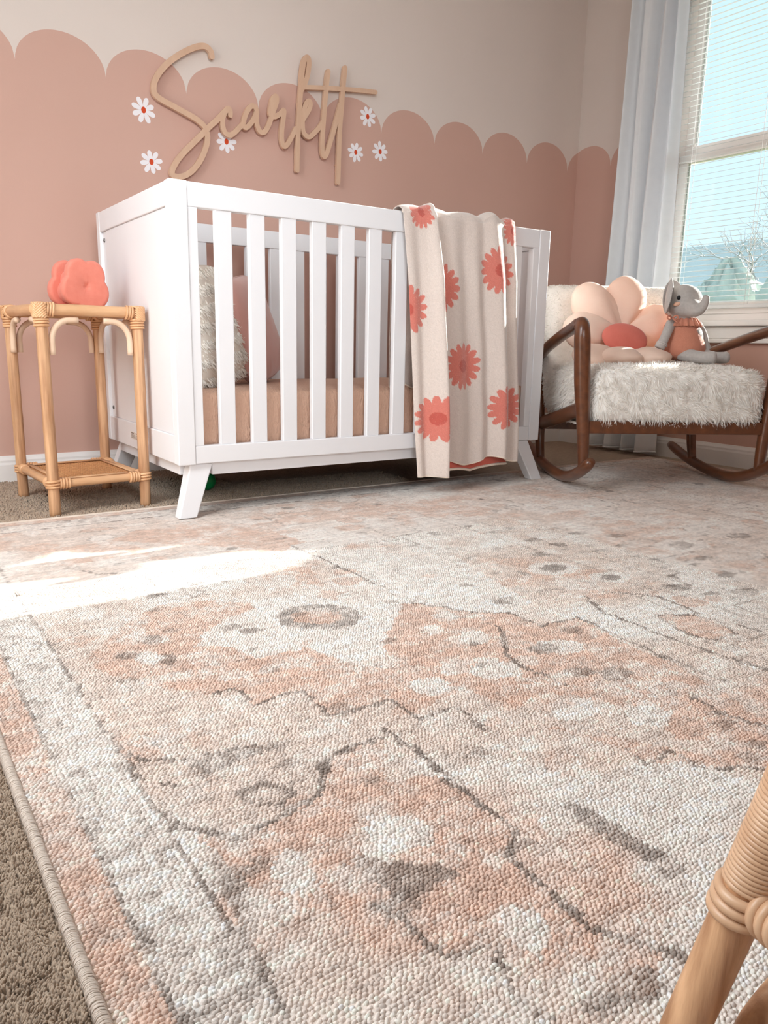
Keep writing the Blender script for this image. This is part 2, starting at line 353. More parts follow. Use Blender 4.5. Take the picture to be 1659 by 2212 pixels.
RUG = [
  ('P','T',0,[(-0.455,-0.846),(-0.43,-0.829),(-0.378,-0.751),(-0.325,-0.708),(-0.271,-0.674),(-0.199,-0.701),(-0.138,-0.754),(-0.141,-0.783),(-0.149,-1.002),(-0.135,-1.087),(-0.09,-1.135),(-0.154,-1.229),(-0.235,-1.222),(-0.229,-1.134),(-0.309,-1.136),(-0.31,-1.08),(-0.349,-1.077),(-0.374,-1.053),(-0.409,-1.0),(-0.446,-0.944),(-0.46,-0.896)]),
  ('P','T',0,[(-0.231,-0.15),(-0.137,-0.063),(0.151,-0.197),(0.171,-0.382),(0.063,-0.471),(-0.038,-0.435),(-0.04,-0.387),(0.043,-0.386)]),
  ('P','T',0,[(-0.424,-0.274),(-0.383,-0.162),(-0.222,-0.155),(-0.172,-0.286),(-0.194,-0.32),(-0.262,-0.303),(-0.368,-0.328)]),
  ('P','T',0,[(-0.02,-0.534),(0.081,-0.593),(0.04,-0.708),(-0.035,-0.717),(-0.047,-0.637)]),
  ('P','T',0,[(0.111,-0.903),(0.148,-0.942),(0.191,-1.013),(0.246,-1.054),(0.245,-1.137),(0.34,-1.133),(0.328,-1.181),(0.301,-1.301),(0.308,-1.361),(0.286,-1.437),(0.243,-1.553),(0.194,-1.58),(0.104,-1.523),(0.123,-1.431),(0.107,-1.388),(0.094,-1.37),(0.057,-1.33),(-0.013,-1.337),(-0.035,-1.255),(-0.152,-1.281),(-0.127,-1.189),(-0.026,-1.041),(0.059,-0.962)]),
  ('P','C',0,[(-0.273,-0.866),(-0.216,-0.809),(-0.141,-0.783),(-0.049,-0.792),(0.015,-0.814),(0.014,-0.907),(0.01,-0.988),(-0.065,-1.098),(-0.135,-1.087),(-0.149,-1.002),(-0.239,-1.002),(-0.241,-0.979),(-0.269,-0.916),(-0.301,-0.908)]),
  ('P','G',0,[(0.005,-0.93),(-0.018,-0.951),(-0.049,-0.959),(-0.081,-0.954),(-0.11,-0.936),(-0.13,-0.91),(-0.137,-0.878),(-0.131,-0.847),(-0.11,-0.824),(-0.079,-0.812),(-0.043,-0.816),(-0.012,-0.836),(0.009,-0.866),(0.015,-0.899)]),
  ('P','T',0,[(-0.024,-0.912),(-0.036,-0.923),(-0.054,-0.927),(-0.074,-0.922),(-0.093,-0.911),(-0.106,-0.895),(-0.112,-0.877),(-0.109,-0.86),(-0.098,-0.849),(-0.08,-0.845),(-0.059,-0.849),(-0.039,-0.861),(-0.025,-0.878),(-0.02,-0.896)]),
  ('P','C',0,[(0.793,-0.685),(0.776,-0.695),(0.754,-0.698),(0.731,-0.693),(0.712,-0.683),(0.701,-0.667),(0.699,-0.651),(0.707,-0.635),(0.724,-0.625),(0.747,-0.621),(0.77,-0.626),(0.79,-0.637),(0.801,-0.653),(0.803,-0.67)]),
  ('P','C',0,[(0.889,-1.155),(0.862,-1.164),(0.83,-1.166),(0.799,-1.159),(0.776,-1.145),(0.763,-1.126),(0.765,-1.107),(0.78,-1.09),(0.807,-1.079),(0.84,-1.076),(0.872,-1.083),(0.897,-1.098),(0.909,-1.118),(0.906,-1.138)]),
  ('P','C',0,[(0.639,-1.022),(0.62,-1.031),(0.598,-1.034),(0.576,-1.029),(0.558,-1.019),(0.549,-1.005),(0.549,-0.989),(0.559,-0.974),(0.578,-0.964),(0.6,-0.961),(0.623,-0.965),(0.641,-0.976),(0.651,-0.991),(0.65,-1.007)]),
  ('P','C',0,[(1.048,-0.944),(1.017,-0.956),(0.981,-0.958),(0.946,-0.951),(0.919,-0.935),(0.905,-0.914),(0.905,-0.891),(0.921,-0.871),(0.951,-0.857),(0.988,-0.853),(1.025,-0.861),(1.054,-0.877),(1.068,-0.9),(1.066,-0.924)]),
  ('P','C',0,[(0.59,-0.915),(0.567,-0.928),(0.539,-0.933),(0.511,-0.928),(0.49,-0.916),(0.478,-0.897),(0.478,-0.875),(0.49,-0.855),(0.512,-0.841),(0.541,-0.834),(0.57,-0.839),(0.593,-0.852),(0.605,-0.872),(0.604,-0.895)]),
  ('P','G',0,[(-0.384,-0.896),(-0.387,-0.901),(-0.394,-0.903),(-0.402,-0.901),(-0.41,-0.897),(-0.416,-0.889),(-0.42,-0.881),(-0.42,-0.874),(-0.416,-0.868),(-0.41,-0.866),(-0.402,-0.868),(-0.393,-0.873),(-0.387,-0.88),(-0.383,-0.889)]),
  ('P','G',0,[(-0.344,-0.937),(-0.349,-0.946),(-0.355,-0.951),(-0.362,-0.952),(-0.368,-0.948),(-0.372,-0.941),(-0.373,-0.931),(-0.371,-0.92),(-0.367,-0.911),(-0.36,-0.905),(-0.353,-0.904),(-0.347,-0.908),(-0.343,-0.916),(-0.342,-0.926)]),
  ('P','G',0,[(-0.334,-0.847),(-0.338,-0.854),(-0.344,-0.857),(-0.352,-0.857),(-0.359,-0.852),(-0.364,-0.845),(-0.367,-0.836),(-0.366,-0.827),(-0.362,-0.82),(-0.355,-0.817),(-0.348,-0.817),(-0.34,-0.822),(-0.335,-0.829),(-0.333,-0.838)]),
  ('P','G',0,[(-0.178,-0.899),(-0.183,-0.904),(-0.191,-0.905),(-0.2,-0.903),(-0.209,-0.897),(-0.216,-0.89),(-0.219,-0.882),(-0.218,-0.874),(-0.214,-0.869),(-0.206,-0.868),(-0.197,-0.87),(-0.187,-0.876),(-0.181,-0.883),(-0.177,-0.892)]),
  ('P','C',0,[(-0.362,-0.92),(-0.368,-0.93),(-0.376,-0.936),(-0.384,-0.937),(-0.392,-0.932),(-0.398,-0.923),(-0.4,-0.91),(-0.398,-0.898),(-0.393,-0.887),(-0.385,-0.881),(-0.376,-0.88),(-0.368,-0.885),(-0.362,-0.895),(-0.36,-0.907)]),
  ('P','C',0,[(0.01,-0.671),(-0.001,-0.686),(-0.014,-0.694),(-0.027,-0.695),(-0.038,-0.689),(-0.044,-0.676),(-0.045,-0.66),(-0.039,-0.642),(-0.029,-0.627),(-0.015,-0.617),(-0.001,-0.616),(0.01,-0.622),(0.017,-0.636),(0.017,-0.654)]),
  ('P','C',0,[(0.309,-0.637),(0.421,-0.679),(0.379,-0.81),(0.346,-0.962),(0.326,-1.033),(0.259,-1.04),(0.191,-1.013),(0.148,-0.942),(0.131,-0.867),(0.208,-0.769)]),
  ('P','C',0,[(0.155,-1.02),(0.146,-1.027),(0.135,-1.03),(0.124,-1.029),(0.115,-1.024),(0.11,-1.015),(0.11,-1.005),(0.115,-0.996),(0.123,-0.988),(0.134,-0.985),(0.145,-0.986),(0.154,-0.992),(0.16,-1.0),(0.16,-1.01)]),
  ('P','C',0,[(0.134,-1.127),(0.122,-1.136),(0.109,-1.14),(0.096,-1.139),(0.085,-1.133),(0.08,-1.122),(0.08,-1.11),(0.087,-1.098),(0.098,-1.089),(0.112,-1.084),(0.126,-1.085),(0.137,-1.092),(0.142,-1.103),(0.141,-1.115)]),
  ('P','C',0,[(0.086,-1.254),(0.072,-1.262),(0.054,-1.265),(0.035,-1.261),(0.02,-1.251),(0.01,-1.237),(0.007,-1.222),(0.013,-1.209),(0.027,-1.2),(0.045,-1.196),(0.065,-1.2),(0.081,-1.211),(0.092,-1.225),(0.093,-1.241)]),
  ('P','C',0,[(-0.044,-1.24),(-0.055,-1.249),(-0.069,-1.253),(-0.082,-1.251),(-0.093,-1.244),(-0.1,-1.233),(-0.101,-1.22),(-0.095,-1.208),(-0.085,-1.199),(-0.071,-1.194),(-0.057,-1.196),(-0.045,-1.203),(-0.038,-1.215),(-0.038,-1.228)]),
  ('P','C',0,[(0.082,-1.405),(0.068,-1.413),(0.051,-1.416),(0.034,-1.413),(0.021,-1.405),(0.014,-1.393),(0.015,-1.38),(0.023,-1.368),(0.037,-1.359),(0.055,-1.355),(0.072,-1.358),(0.086,-1.367),(0.093,-1.379),(0.091,-1.393)]),
  ('P','C',0,[(0.149,-1.471),(0.135,-1.477),(0.12,-1.479),(0.106,-1.477),(0.096,-1.47),(0.091,-1.461),(0.093,-1.45),(0.101,-1.44),(0.114,-1.433),(0.13,-1.431),(0.145,-1.433),(0.156,-1.44),(0.161,-1.45),(0.158,-1.461)]),
  ('P','C',0,[(0.241,-1.241),(0.227,-1.248),(0.209,-1.249),(0.191,-1.244),(0.175,-1.234),(0.165,-1.221),(0.163,-1.208),(0.168,-1.196),(0.182,-1.189),(0.2,-1.188),(0.219,-1.193),(0.235,-1.203),(0.246,-1.216),(0.248,-1.23)]),
  ('P','G',0,[(0.197,-1.226),(0.188,-1.231),(0.176,-1.232),(0.164,-1.23),(0.154,-1.223),(0.148,-1.215),(0.147,-1.206),(0.151,-1.198),(0.161,-1.192),(0.172,-1.19),(0.185,-1.193),(0.195,-1.199),(0.201,-1.208),(0.202,-1.218)]),
  ('P','G',0,[(0.174,-1.318),(0.166,-1.322),(0.155,-1.322),(0.144,-1.319),(0.135,-1.314),(0.129,-1.306),(0.128,-1.299),(0.131,-1.292),(0.139,-1.288),(0.149,-1.288),(0.161,-1.291),(0.17,-1.297),(0.176,-1.304),(0.177,-1.312)]),
  ('P','G',0,[(0.221,-1.358),(0.21,-1.363),(0.197,-1.364),(0.184,-1.361),(0.173,-1.355),(0.167,-1.346),(0.167,-1.336),(0.173,-1.328),(0.184,-1.322),(0.197,-1.321),(0.211,-1.324),(0.222,-1.331),(0.228,-1.34),(0.228,-1.35)]),
  ('P','G',0,[(0.099,-1.142),(0.094,-1.146),(0.088,-1.148),(0.083,-1.148),(0.079,-1.146),(0.077,-1.141),(0.078,-1.136),(0.081,-1.131),(0.086,-1.127),(0.092,-1.124),(0.097,-1.124),(0.101,-1.127),(0.103,-1.131),(0.102,-1.137)]),
  ('P','G',0,[(0.619,-1.01),(0.609,-1.015),(0.598,-1.016),(0.587,-1.014),(0.578,-1.009),(0.574,-1.001),(0.574,-0.993),(0.579,-0.986),(0.588,-0.981),(0.6,-0.98),(0.611,-0.982),(0.62,-0.987),(0.625,-0.994),(0.624,-1.003)]),
  ('P','G',0,[(0.567,-0.901),(0.553,-0.909),(0.537,-0.913),(0.522,-0.911),(0.51,-0.904),(0.504,-0.893),(0.505,-0.881),(0.513,-0.869),(0.526,-0.86),(0.542,-0.856),(0.558,-0.858),(0.571,-0.865),(0.577,-0.876),(0.575,-0.889)]),
  ('P','G',0,[(1.016,-0.925),(0.999,-0.933),(0.979,-0.935),(0.961,-0.932),(0.947,-0.924),(0.941,-0.913),(0.943,-0.9),(0.953,-0.889),(0.969,-0.881),(0.989,-0.878),(1.008,-0.881),(1.023,-0.89),(1.029,-0.901),(1.027,-0.914)]),
  ('P','G',0,[(0.863,-1.129),(0.853,-1.133),(0.84,-1.134),(0.828,-1.132),(0.819,-1.126),(0.815,-1.119),(0.816,-1.111),(0.822,-1.105),(0.833,-1.1),(0.846,-1.099),(0.858,-1.102),(0.867,-1.107),(0.872,-1.115),(0.87,-1.122)]),
  ('P','G',0,[(0.94,-1.02),(0.93,-1.024),(0.918,-1.025),(0.907,-1.023),(0.898,-1.018),(0.894,-1.011),(0.895,-1.003),(0.901,-0.997),(0.911,-0.992),(0.923,-0.991),(0.935,-0.993),(0.944,-0.999),(0.948,-1.006),(0.947,-1.013)]),
  ('P','G',0,[(0.703,-0.69),(0.695,-0.694),(0.684,-0.696),(0.673,-0.694),(0.664,-0.688),(0.658,-0.681),(0.657,-0.673),(0.661,-0.665),(0.669,-0.66),(0.68,-0.659),(0.691,-0.661),(0.701,-0.666),(0.706,-0.674),(0.707,-0.682)]),
  ('P','G',0,[(0.623,-0.798),(0.615,-0.803),(0.605,-0.804),(0.595,-0.802),(0.586,-0.797),(0.581,-0.79),(0.58,-0.782),(0.584,-0.775),(0.592,-0.77),(0.602,-0.769),(0.613,-0.771),(0.622,-0.776),(0.627,-0.783),(0.627,-0.791)]),
  ('P','G',0,[(0.691,-1.133),(0.679,-1.138),(0.664,-1.14),(0.65,-1.136),(0.638,-1.13),(0.633,-1.121),(0.633,-1.111),(0.64,-1.103),(0.652,-1.097),(0.667,-1.096),(0.682,-1.099),(0.694,-1.106),(0.7,-1.115),(0.699,-1.125)]),
  ('P','G',0,[(0.313,-1.009),(0.304,-1.014),(0.293,-1.015),(0.281,-1.012),(0.271,-1.006),(0.264,-0.998),(0.263,-0.989),(0.266,-0.981),(0.274,-0.976),(0.285,-0.975),(0.297,-0.978),(0.308,-0.984),(0.315,-0.992),(0.316,-1.002)]),
  ('P','G',0,[(0.94,-0.77),(0.93,-0.774),(0.917,-0.774),(0.903,-0.771),(0.891,-0.764),(0.883,-0.755),(0.881,-0.746),(0.886,-0.738),(0.895,-0.734),(0.909,-0.733),(0.923,-0.737),(0.935,-0.744),(0.943,-0.753),(0.945,-0.762)]),
  ('P','G',0,[(0.868,-0.699),(0.859,-0.703),(0.848,-0.704),(0.837,-0.701),(0.827,-0.695),(0.821,-0.688),(0.82,-0.68),(0.824,-0.673),(0.832,-0.669),(0.843,-0.668),(0.855,-0.671),(0.865,-0.676),(0.871,-0.684),(0.872,-0.692)]),
  ('P','G',0,[(1.24,-0.942),(1.223,-0.948),(1.204,-0.949),(1.185,-0.945),(1.17,-0.936),(1.162,-0.925),(1.163,-0.913),(1.172,-0.904),(1.189,-0.897),(1.208,-0.896),(1.228,-0.901),(1.243,-0.909),(1.251,-0.921),(1.25,-0.933)]),
  ('P','G',0,[(0.785,-1.226),(0.772,-1.23),(0.757,-1.231),(0.742,-1.227),(0.731,-1.221),(0.726,-1.212),(0.727,-1.203),(0.734,-1.195),(0.747,-1.19),(0.762,-1.19),(0.777,-1.193),(0.789,-1.2),(0.794,-1.209),(0.793,-1.218)]),
  ('P','T',0,[(0.48,-1.204),(0.541,-1.24),(0.548,-1.288),(0.522,-1.34),(0.456,-1.338),(0.441,-1.29)]),
  ('L','G',0.006,[(0.48,-1.204),(0.541,-1.24),(0.548,-1.288),(0.522,-1.34),(0.456,-1.338),(0.441,-1.29),(0.48,-1.204)]),
  ('L','G',0.006,[(0.13,-0.915),(0.191,-1.013),(0.246,-1.054),(0.245,-1.137),(0.34,-1.133),(0.327,-1.233),(0.316,-1.355),(0.315,-1.455)]),
  ('L','G',0.007,[(0.449,-1.058),(0.404,-1.142),(0.396,-1.275),(0.399,-1.362),(0.412,-1.457)]),
  ('L','G',0.006,[(0.501,-1.055),(0.575,-1.134),(0.552,-1.262),(0.568,-1.368)]),
  ('L','G',0.008,[(0.179,-1.09),(0.169,-1.124),(0.102,-1.201),(0.092,-1.248),(0.103,-1.327)]),
  ('L','G',0.007,[(0.231,-1.439),(0.216,-1.489),(0.23,-1.56)]),
  ('L','G',0.006,[(-0.349,-1.077),(-0.31,-1.08),(-0.309,-1.136),(-0.229,-1.134),(-0.237,-1.225),(-0.154,-1.229)]),
  ('L','G',0.006,[(-0.152,-1.225),(-0.141,-1.232),(-0.143,-1.294),(-0.08,-1.295),(-0.091,-1.364)]),
  ('L','G',0.005,[(-0.273,-0.445),(-0.333,-0.419),(-0.359,-0.353)]),
  ('L','G',0.005,[(0.131,-0.386),(0.136,-0.56),(0.137,-0.802)]),
  ('P','G',0,[(-0.445,-1.227),(-0.38,-1.23),(-0.346,-1.249),(-0.356,-1.264),(-0.397,-1.269),(-0.431,-1.271)]),
  ('P','T',0,[(-0.484,-1.368),(-0.467,-1.374),(-0.446,-1.401),(-0.398,-1.391),(-0.357,-1.386),(-0.328,-1.365),(-0.286,-1.309),(-0.213,-1.316),(-0.279,-1.412),(-0.35,-1.45),(-0.372,-1.478),(-0.374,-1.505),(-0.361,-1.532),(-0.369,-1.545),(-0.408,-1.537),(-0.449,-1.514),(-0.469,-1.524),(-0.463,-1.484),(-0.466,-1.43),(-0.471,-1.402)]),
  ('P','C',0,[(-0.411,-1.432),(-0.401,-1.456),(-0.411,-1.496),(-0.439,-1.496),(-0.441,-1.462)]),
  ('P','G',0,[(-0.474,-1.409),(-0.466,-1.445),(-0.469,-1.487),(-0.477,-1.522),(-0.493,-1.517),(-0.494,-1.484)]),
  ('P','G',0,[(-0.362,-1.359),(-0.37,-1.366),(-0.381,-1.368),(-0.393,-1.364),(-0.405,-1.357),(-0.414,-1.346),(-0.419,-1.334),(-0.418,-1.324),(-0.411,-1.316),(-0.4,-1.314),(-0.387,-1.317),(-0.374,-1.325),(-0.365,-1.336),(-0.361,-1.348)]),
  ('P','B',0,[(-0.372,-1.355),(-0.376,-1.36),(-0.383,-1.361),(-0.391,-1.359),(-0.398,-1.354),(-0.404,-1.347),(-0.407,-1.34),(-0.406,-1.334),(-0.402,-1.33),(-0.395,-1.328),(-0.387,-1.33),(-0.379,-1.335),(-0.374,-1.342),(-0.371,-1.349)]),
  ('L','G',0.009,[(-0.207,-1.306),(-0.264,-1.31),(-0.301,-1.318),(-0.328,-1.359),(-0.358,-1.382),(-0.396,-1.387),(-0.445,-1.398),(-0.474,-1.361),(-0.49,-1.346)]),
  ('L','G',0.005,[(-0.487,-1.175),(-0.473,-1.203),(-0.442,-1.225),(-0.41,-1.23),(-0.354,-1.24)]),
  ('L','G',0.005,[(-0.478,-1.258),(-0.447,-1.289),(-0.414,-1.282)]),
  ('P','T',0,[(-0.219,-1.4),(-0.203,-1.427),(-0.208,-1.473),(-0.206,-1.519),(-0.211,-1.539),(-0.245,-1.576),(-0.243,-1.597),(-0.245,-1.636),(-0.243,-1.673),(-0.228,-1.698),(-0.219,-1.725),(-0.229,-1.741),(-0.254,-1.746),(-0.288,-1.724),(-0.292,-1.692),(-0.312,-1.65),(-0.297,-1.612),(-0.357,-1.636),(-0.365,-1.616),(-0.35,-1.564),(-0.294,-1.56),(-0.293,-1.525),(-0.269,-1.483),(-0.28,-1.452),(-0.286,-1.423),(-0.269,-1.397)]),
  ('P','C',0,[(-0.297,-1.612),(-0.268,-1.627),(-0.273,-1.66),(-0.298,-1.674),(-0.312,-1.65)]),
  ('P','C',0,[(-0.317,-1.438),(-0.282,-1.456),(-0.272,-1.486),(-0.292,-1.513),(-0.314,-1.503),(-0.348,-1.489)]),
  ('P','G',0,[(-0.361,-1.481),(-0.35,-1.492),(-0.322,-1.522),(-0.293,-1.549),(-0.296,-1.559),(-0.347,-1.559),(-0.364,-1.558),(-0.37,-1.515)]),
  ('P','G',0,[(-0.129,-1.534),(-0.105,-1.554),(-0.109,-1.618),(-0.107,-1.661),(-0.124,-1.689),(-0.134,-1.663),(-0.131,-1.629),(-0.134,-1.579)]),
  ('P','G',0,[(-0.311,-1.721),(-0.277,-1.715),(-0.229,-1.733),(-0.241,-1.752),(-0.296,-1.741),(-0.318,-1.729)]),
  ('P','T',0,[(-0.019,-1.396),(0.039,-1.468),(0.072,-1.529),(0.103,-1.556),(0.206,-1.574),(0.14,-1.611),(0.098,-1.59),(0.079,-1.566),(0.02,-1.528),(0.02,-1.483)]),
  ('L','G',0.008,[(-0.197,-1.291),(-0.195,-1.32),(-0.195,-1.373),(-0.201,-1.429),(-0.203,-1.471),(-0.199,-1.518),(-0.202,-1.535),(-0.24,-1.575),(-0.237,-1.597),(-0.241,-1.635),(-0.239,-1.676),(-0.224,-1.701),(-0.213,-1.721),(-0.206,-1.74)]),
  ('L','G',0.006,[(-0.376,-1.554),(-0.368,-1.588),(-0.366,-1.621),(-0.358,-1.637),(-0.33,-1.641)]),
  ('L','G',0.006,[(-0.326,-1.644),(-0.343,-1.672),(-0.343,-1.693),(-0.346,-1.72)]),
  ('L','G',0.005,[(0.028,-1.495),(0.015,-1.531),(0.069,-1.528),(0.07,-1.572),(0.13,-1.617)]),
]
SIGN = [
  [(0.4708,1.4895),(0.4664,1.5059),(0.4486,1.5169),(0.4244,1.5129),(0.3941,1.4988),(0.352,1.472),(0.31,1.4379),(0.277,1.4007),(0.2585,1.369),(0.2533,1.3424),(0.2594,1.3255),(0.2789,1.3134),(0.316,1.3016),(0.3625,1.2859),(0.404,1.2714),(0.4339,1.2531),(0.4443,1.2319),(0.4433,1.199),(0.431,1.1643),(0.4113,1.1286),(0.3858,1.0976),(0.3576,1.0764),(0.3302,1.0674),(0.3112,1.0704),(0.3083,1.0847),(0.3231,1.1137),(0.3514,1.1501),(0.389,1.1881),(0.4206,1.2201),(0.4365,1.2361),(0.4588,1.2587),(0.4876,1.2852),(0.5135,1.313),(0.5272,1.3262)],
  [(0.5368,1.307),(0.5359,1.3206),(0.5272,1.3273),(0.5167,1.3146),(0.5066,1.2911),(0.5059,1.2635),(0.5148,1.2429),(0.5325,1.2379),(0.5501,1.2484),(0.5699,1.2682),(0.5865,1.2848)],
  [(0.6434,1.3389),(0.637,1.3506),(0.6219,1.3519),(0.6058,1.3341),(0.5922,1.3052),(0.5878,1.2822),(0.598,1.2738),(0.6141,1.2876),(0.6317,1.3117),(0.644,1.3362),(0.641,1.3133),(0.6445,1.2886),(0.6549,1.2705),(0.6696,1.2682),(0.6847,1.2854),(0.6986,1.3143),(0.7127,1.3506),(0.7246,1.3809),(0.7269,1.3982),(0.7202,1.4027),(0.7091,1.3895),(0.7006,1.357),(0.7003,1.3355),(0.7158,1.3313),(0.7379,1.3435),(0.7566,1.3598),(0.7536,1.3319),(0.7462,1.2848),(0.7472,1.2504),(0.7554,1.2325),(0.7694,1.2409),(0.7893,1.2713),(0.8072,1.3031)],
  [(0.8126,1.1542),(0.8144,1.2195),(0.8177,1.2844),(0.8215,1.3431),(0.8254,1.3957),(0.8313,1.454),(0.8358,1.506),(0.8437,1.5461),(0.8543,1.5629),(0.8642,1.5615),(0.8656,1.5374),(0.8584,1.499),(0.8455,1.468),(0.8327,1.4457)],
  [(0.8264,1.3207),(0.8429,1.3466),(0.8645,1.3793),(0.8731,1.404),(0.8638,1.411),(0.8523,1.3992),(0.8423,1.3697),(0.8371,1.3341),(0.8405,1.2996),(0.8534,1.2841),(0.87,1.2843),(0.8896,1.3014),(0.913,1.3258),(0.9262,1.3456)],
  [(0.9521,1.5331),(0.945,1.4866),(0.9385,1.4271),(0.9328,1.3674),(0.927,1.3073),(0.9249,1.2533),(0.9309,1.2242),(0.9413,1.2257),(0.9547,1.2577),(0.9769,1.3211),(0.996,1.3809),(1.0078,1.4215)],
  [(1.0292,1.561),(1.0222,1.501),(1.016,1.4407),(1.0097,1.3742),(1.0048,1.3134),(1.0023,1.2404),(1.0005,1.1791),(0.9993,1.1329)],
  [(0.8384,1.4564),(0.897,1.4655),(0.9553,1.4739),(1.0299,1.4841),(1.1065,1.4933),(1.1757,1.4993)],
]
BL =  [(0.847, 0.258), (0.967, 0.426), (1.149, 0.285), (0.873, 0.671), (1.1, 0.738), (0.742, 0.598), (0.792, 0.893), (1.175, 0.871)]

# ------------------------------------------------------------------ the room
XL, XR, YF, YB, ZC = -1.35, 2.42, -3.2, 0.86, 2.45
def scallop(u, u0=-0.182, w=0.2815):
    t = np.mod(np.asarray(u, float)-u0, w)/w*2-1
    return 1.468-0.112*(1-np.sqrt(np.clip(1-t*t, 0, 1)))

def strips(us, zs_fn, P):
    pass

def painted_wall(name, P, u0, u1, hole=None, paint=None, thick=None):
    """vertical wall sampled in columns; below the scalloped line pink, above cream; hole = (ua, ub, za, zb)"""
    us = set(np.linspace(u0, u1, int((u1-u0)/0.0075)+2).tolist()) if paint else {u0, u1}
    if paint:
        c = -0.182
        us |= {c+0.2815*k for k in range(-20, 20) if u0 < c+0.2815*k < u1}
    if hole: us |= {hole[0], hole[1]}
    us = sorted(us); V = []; F = []; mi = []
    def quad(ua, ub, za, zb, za2, zb2, m):
        n = len(V); V.extend([P(ua, za), P(ub, za2), P(ub, zb2), P(ua, zb)]); F.append((n, n+1, n+2, n+3)); mi.append(m)
    for a, b in zip(us[:-1], us[1:]):
        if b-a < 1e-6: continue
        if paint:
            sa = float(scallop(a+1e-7)); sb = float(scallop(b-1e-7))
            if hole and a >= hole[0]-1e-6 and b <= hole[1]+1e-6:
                quad(a, b, 0, hole[2], 0, hole[2], 0); quad(a, b, hole[3], ZC, hole[3], ZC, 1)
            else:
                quad(a, b, 0, sa, 0, sb, 0); quad(a, b, sa, ZC, sb, ZC, 1)
        elif hole and a >= hole[0]-1e-6 and b <= hole[1]+1e-6:
            quad(a, b, 0, hole[2], 0, hole[2], 0); quad(a, b, hole[3], ZC, hole[3], ZC, 0)
        else: quad(a, b, 0, ZC, 0, ZC, 0)
    m = mesh_from(name, V, F, False)
    if paint: m.materials.append(M['wall_pink']); m.materials.append(M['wall_cream'])
    else: m.materials.append(M['wall_cream'])
    m.polygons.foreach_set('material_index', mi)
    return tag(obj(name, m), kind='structure')

WIN = (-0.57, 0.335, 0.62, 2.12)
tag(painted_wall('wall_back', lambda u, z: (u, YB, z), XL, XR, None, True), 'back wall painted clay pink with a scalloped top edge below cream')
# on the right wall the scallops go on round the corner
tag(painted_wall('wall_right', lambda u, z: (XR, YB+XR-u, z), XR, XR+YB-YF, (XR+YB-WIN[1], XR+YB-WIN[0], WIN[2], WIN[3]), True), 'right wall with the window, pink scallops below cream')
LW = (-1.9, 0.52, 0.8, 2.1); FW = (-1.25, -0.15, 0.8, 2.1)
tag(painted_wall('wall_left', lambda u, z: (XL, u, z), YF, YB, LW), 'plain cream left wall with a window')
tag(painted_wall('wall_front', lambda u, z: (u, YF, z), XL, XR, FW), 'plain cream wall behind the camera with an added window')
floor = tag(obj('floor', mesh_from('floor', [(XL, YF, 0), (XR, YF, 0), (XR, YB, 0), (XL, YB, 0)], [(0, 1, 2, 3)], False), M['carpet']), 'beige cut pile carpet covering the floor', kind='structure')
tag(obj('ceiling', mesh_from('ceiling', [(XL, YF, ZC), (XL, YB, ZC), (XR, YB, ZC), (XR, YF, ZC)], [(0, 1, 2, 3)], False), M['ceiling']), 'flat white ceiling', kind='structure')

def baseboard(name, a, b, n):
    """profiled board along a-b, n = direction into the room"""
    a = np.array([*a, 0.0]); b = np.array([*b, 0.0]); n = np.array([*n, 0.0])
    prof = [(0, 0), (0.016, 0), (0.016, 0.062), (0.013, 0.070), (0.013, 0.077), (0.007, 0.086), (0.004, 0.092), (0, 0.092)]
    V = [p+n*d+np.array([0, 0, z]) for p in (a, b) for d, z in prof]; k = len(prof)
    F = [(i, i+1, k+i+1, k+i) for i in range(k-1)]+[tuple(range(k)), tuple(range(2*k-1, k-1, -1))]
    return tag(obj(name, mesh_from(name, V, F, False), M['trim']), kind='structure')
tag(baseboard('baseboard_back', (XL, YB), (XR, YB), (0, -1)), 'white profiled baseboard along the scalloped wall')
tag(baseboard('baseboard_right', (XR, YF), (XR, YB), (-1, 0)), 'white profiled baseboard under the window')
tag(baseboard('baseboard_left', (XL, YF), (XL, YB), (1, 0)), 'white profiled baseboard along the left wall')

# pile standing on the carpet where it is near enough to see
def pile(x0, x1, y0, y1, step, L):
    nx = int((x1-x0)/step); ny = int((y1-y0)/step)
    X, Y = np.meshgrid(np.linspace(x0, x1, nx), np.linspace(y0, y1, ny)); X = X.ravel(); Y = Y.ravel(); n = X.size
    X = X+rng.normal(size=n)*step*0.35; Y = Y+rng.normal(size=n)*step*0.35
    k = (X > XL+0.02) & (Y < YB-0.02) & ((Y > 0) | (X > -0.70-(Y+1.10)*0.0-0.02)); X = X[k]; Y = Y[k]; n = X.size
    a = fnoise(X*45, Y*45, 3)*14; h = L*(0.45+1.1*fnoise(X*70, Y*110, 5))*(0.75+0.5*rng.random(n))
    sh = np.stack([np.cos(a), np.sin(a)], 1)*L*0.35+rng.normal(size=(n, 2))*L*0.25
    R = step*(0.52+0.2*rng.random((n, 2))); R[:, 0] *= 1.25
    return domes('carpet_pile', np.stack([X, Y, np.full(n, 0.0005)], 1), R, h, sh, rng.normal(size=n)*0.7, M['pile'], floor, ns=6 if step < 0.003 else 4)
pile(-0.80, -0.621, -1.64, -1.06, 0.0022, 0.0052)
pile(-0.72, 0.34, 0.181, 0.84, 0.0058, 0.0070)
pile(0.34, 0.95, 0.181, 0.44, 0.0060, 0.0070)

# ------------------------------------------------------------------ window in the right wall
ya, yb, za, zb = WIN; XG = 2.50
win = tag(empty('window_1', (XG, (ya+yb)/2, za)), 'white double hung window with blind and deep sill', kind='structure')
def wbox(name, x0, x1, y0, y1, z0, z1, mat_, bev=0.003, parent=win):
    o = (XG, (ya+yb)/2, za)
    return box(name, (x0-o[0], y0-o[1], z0-o[2]), (x1-o[0], y1-o[1], z1-o[2]), mat_, parent, bev)
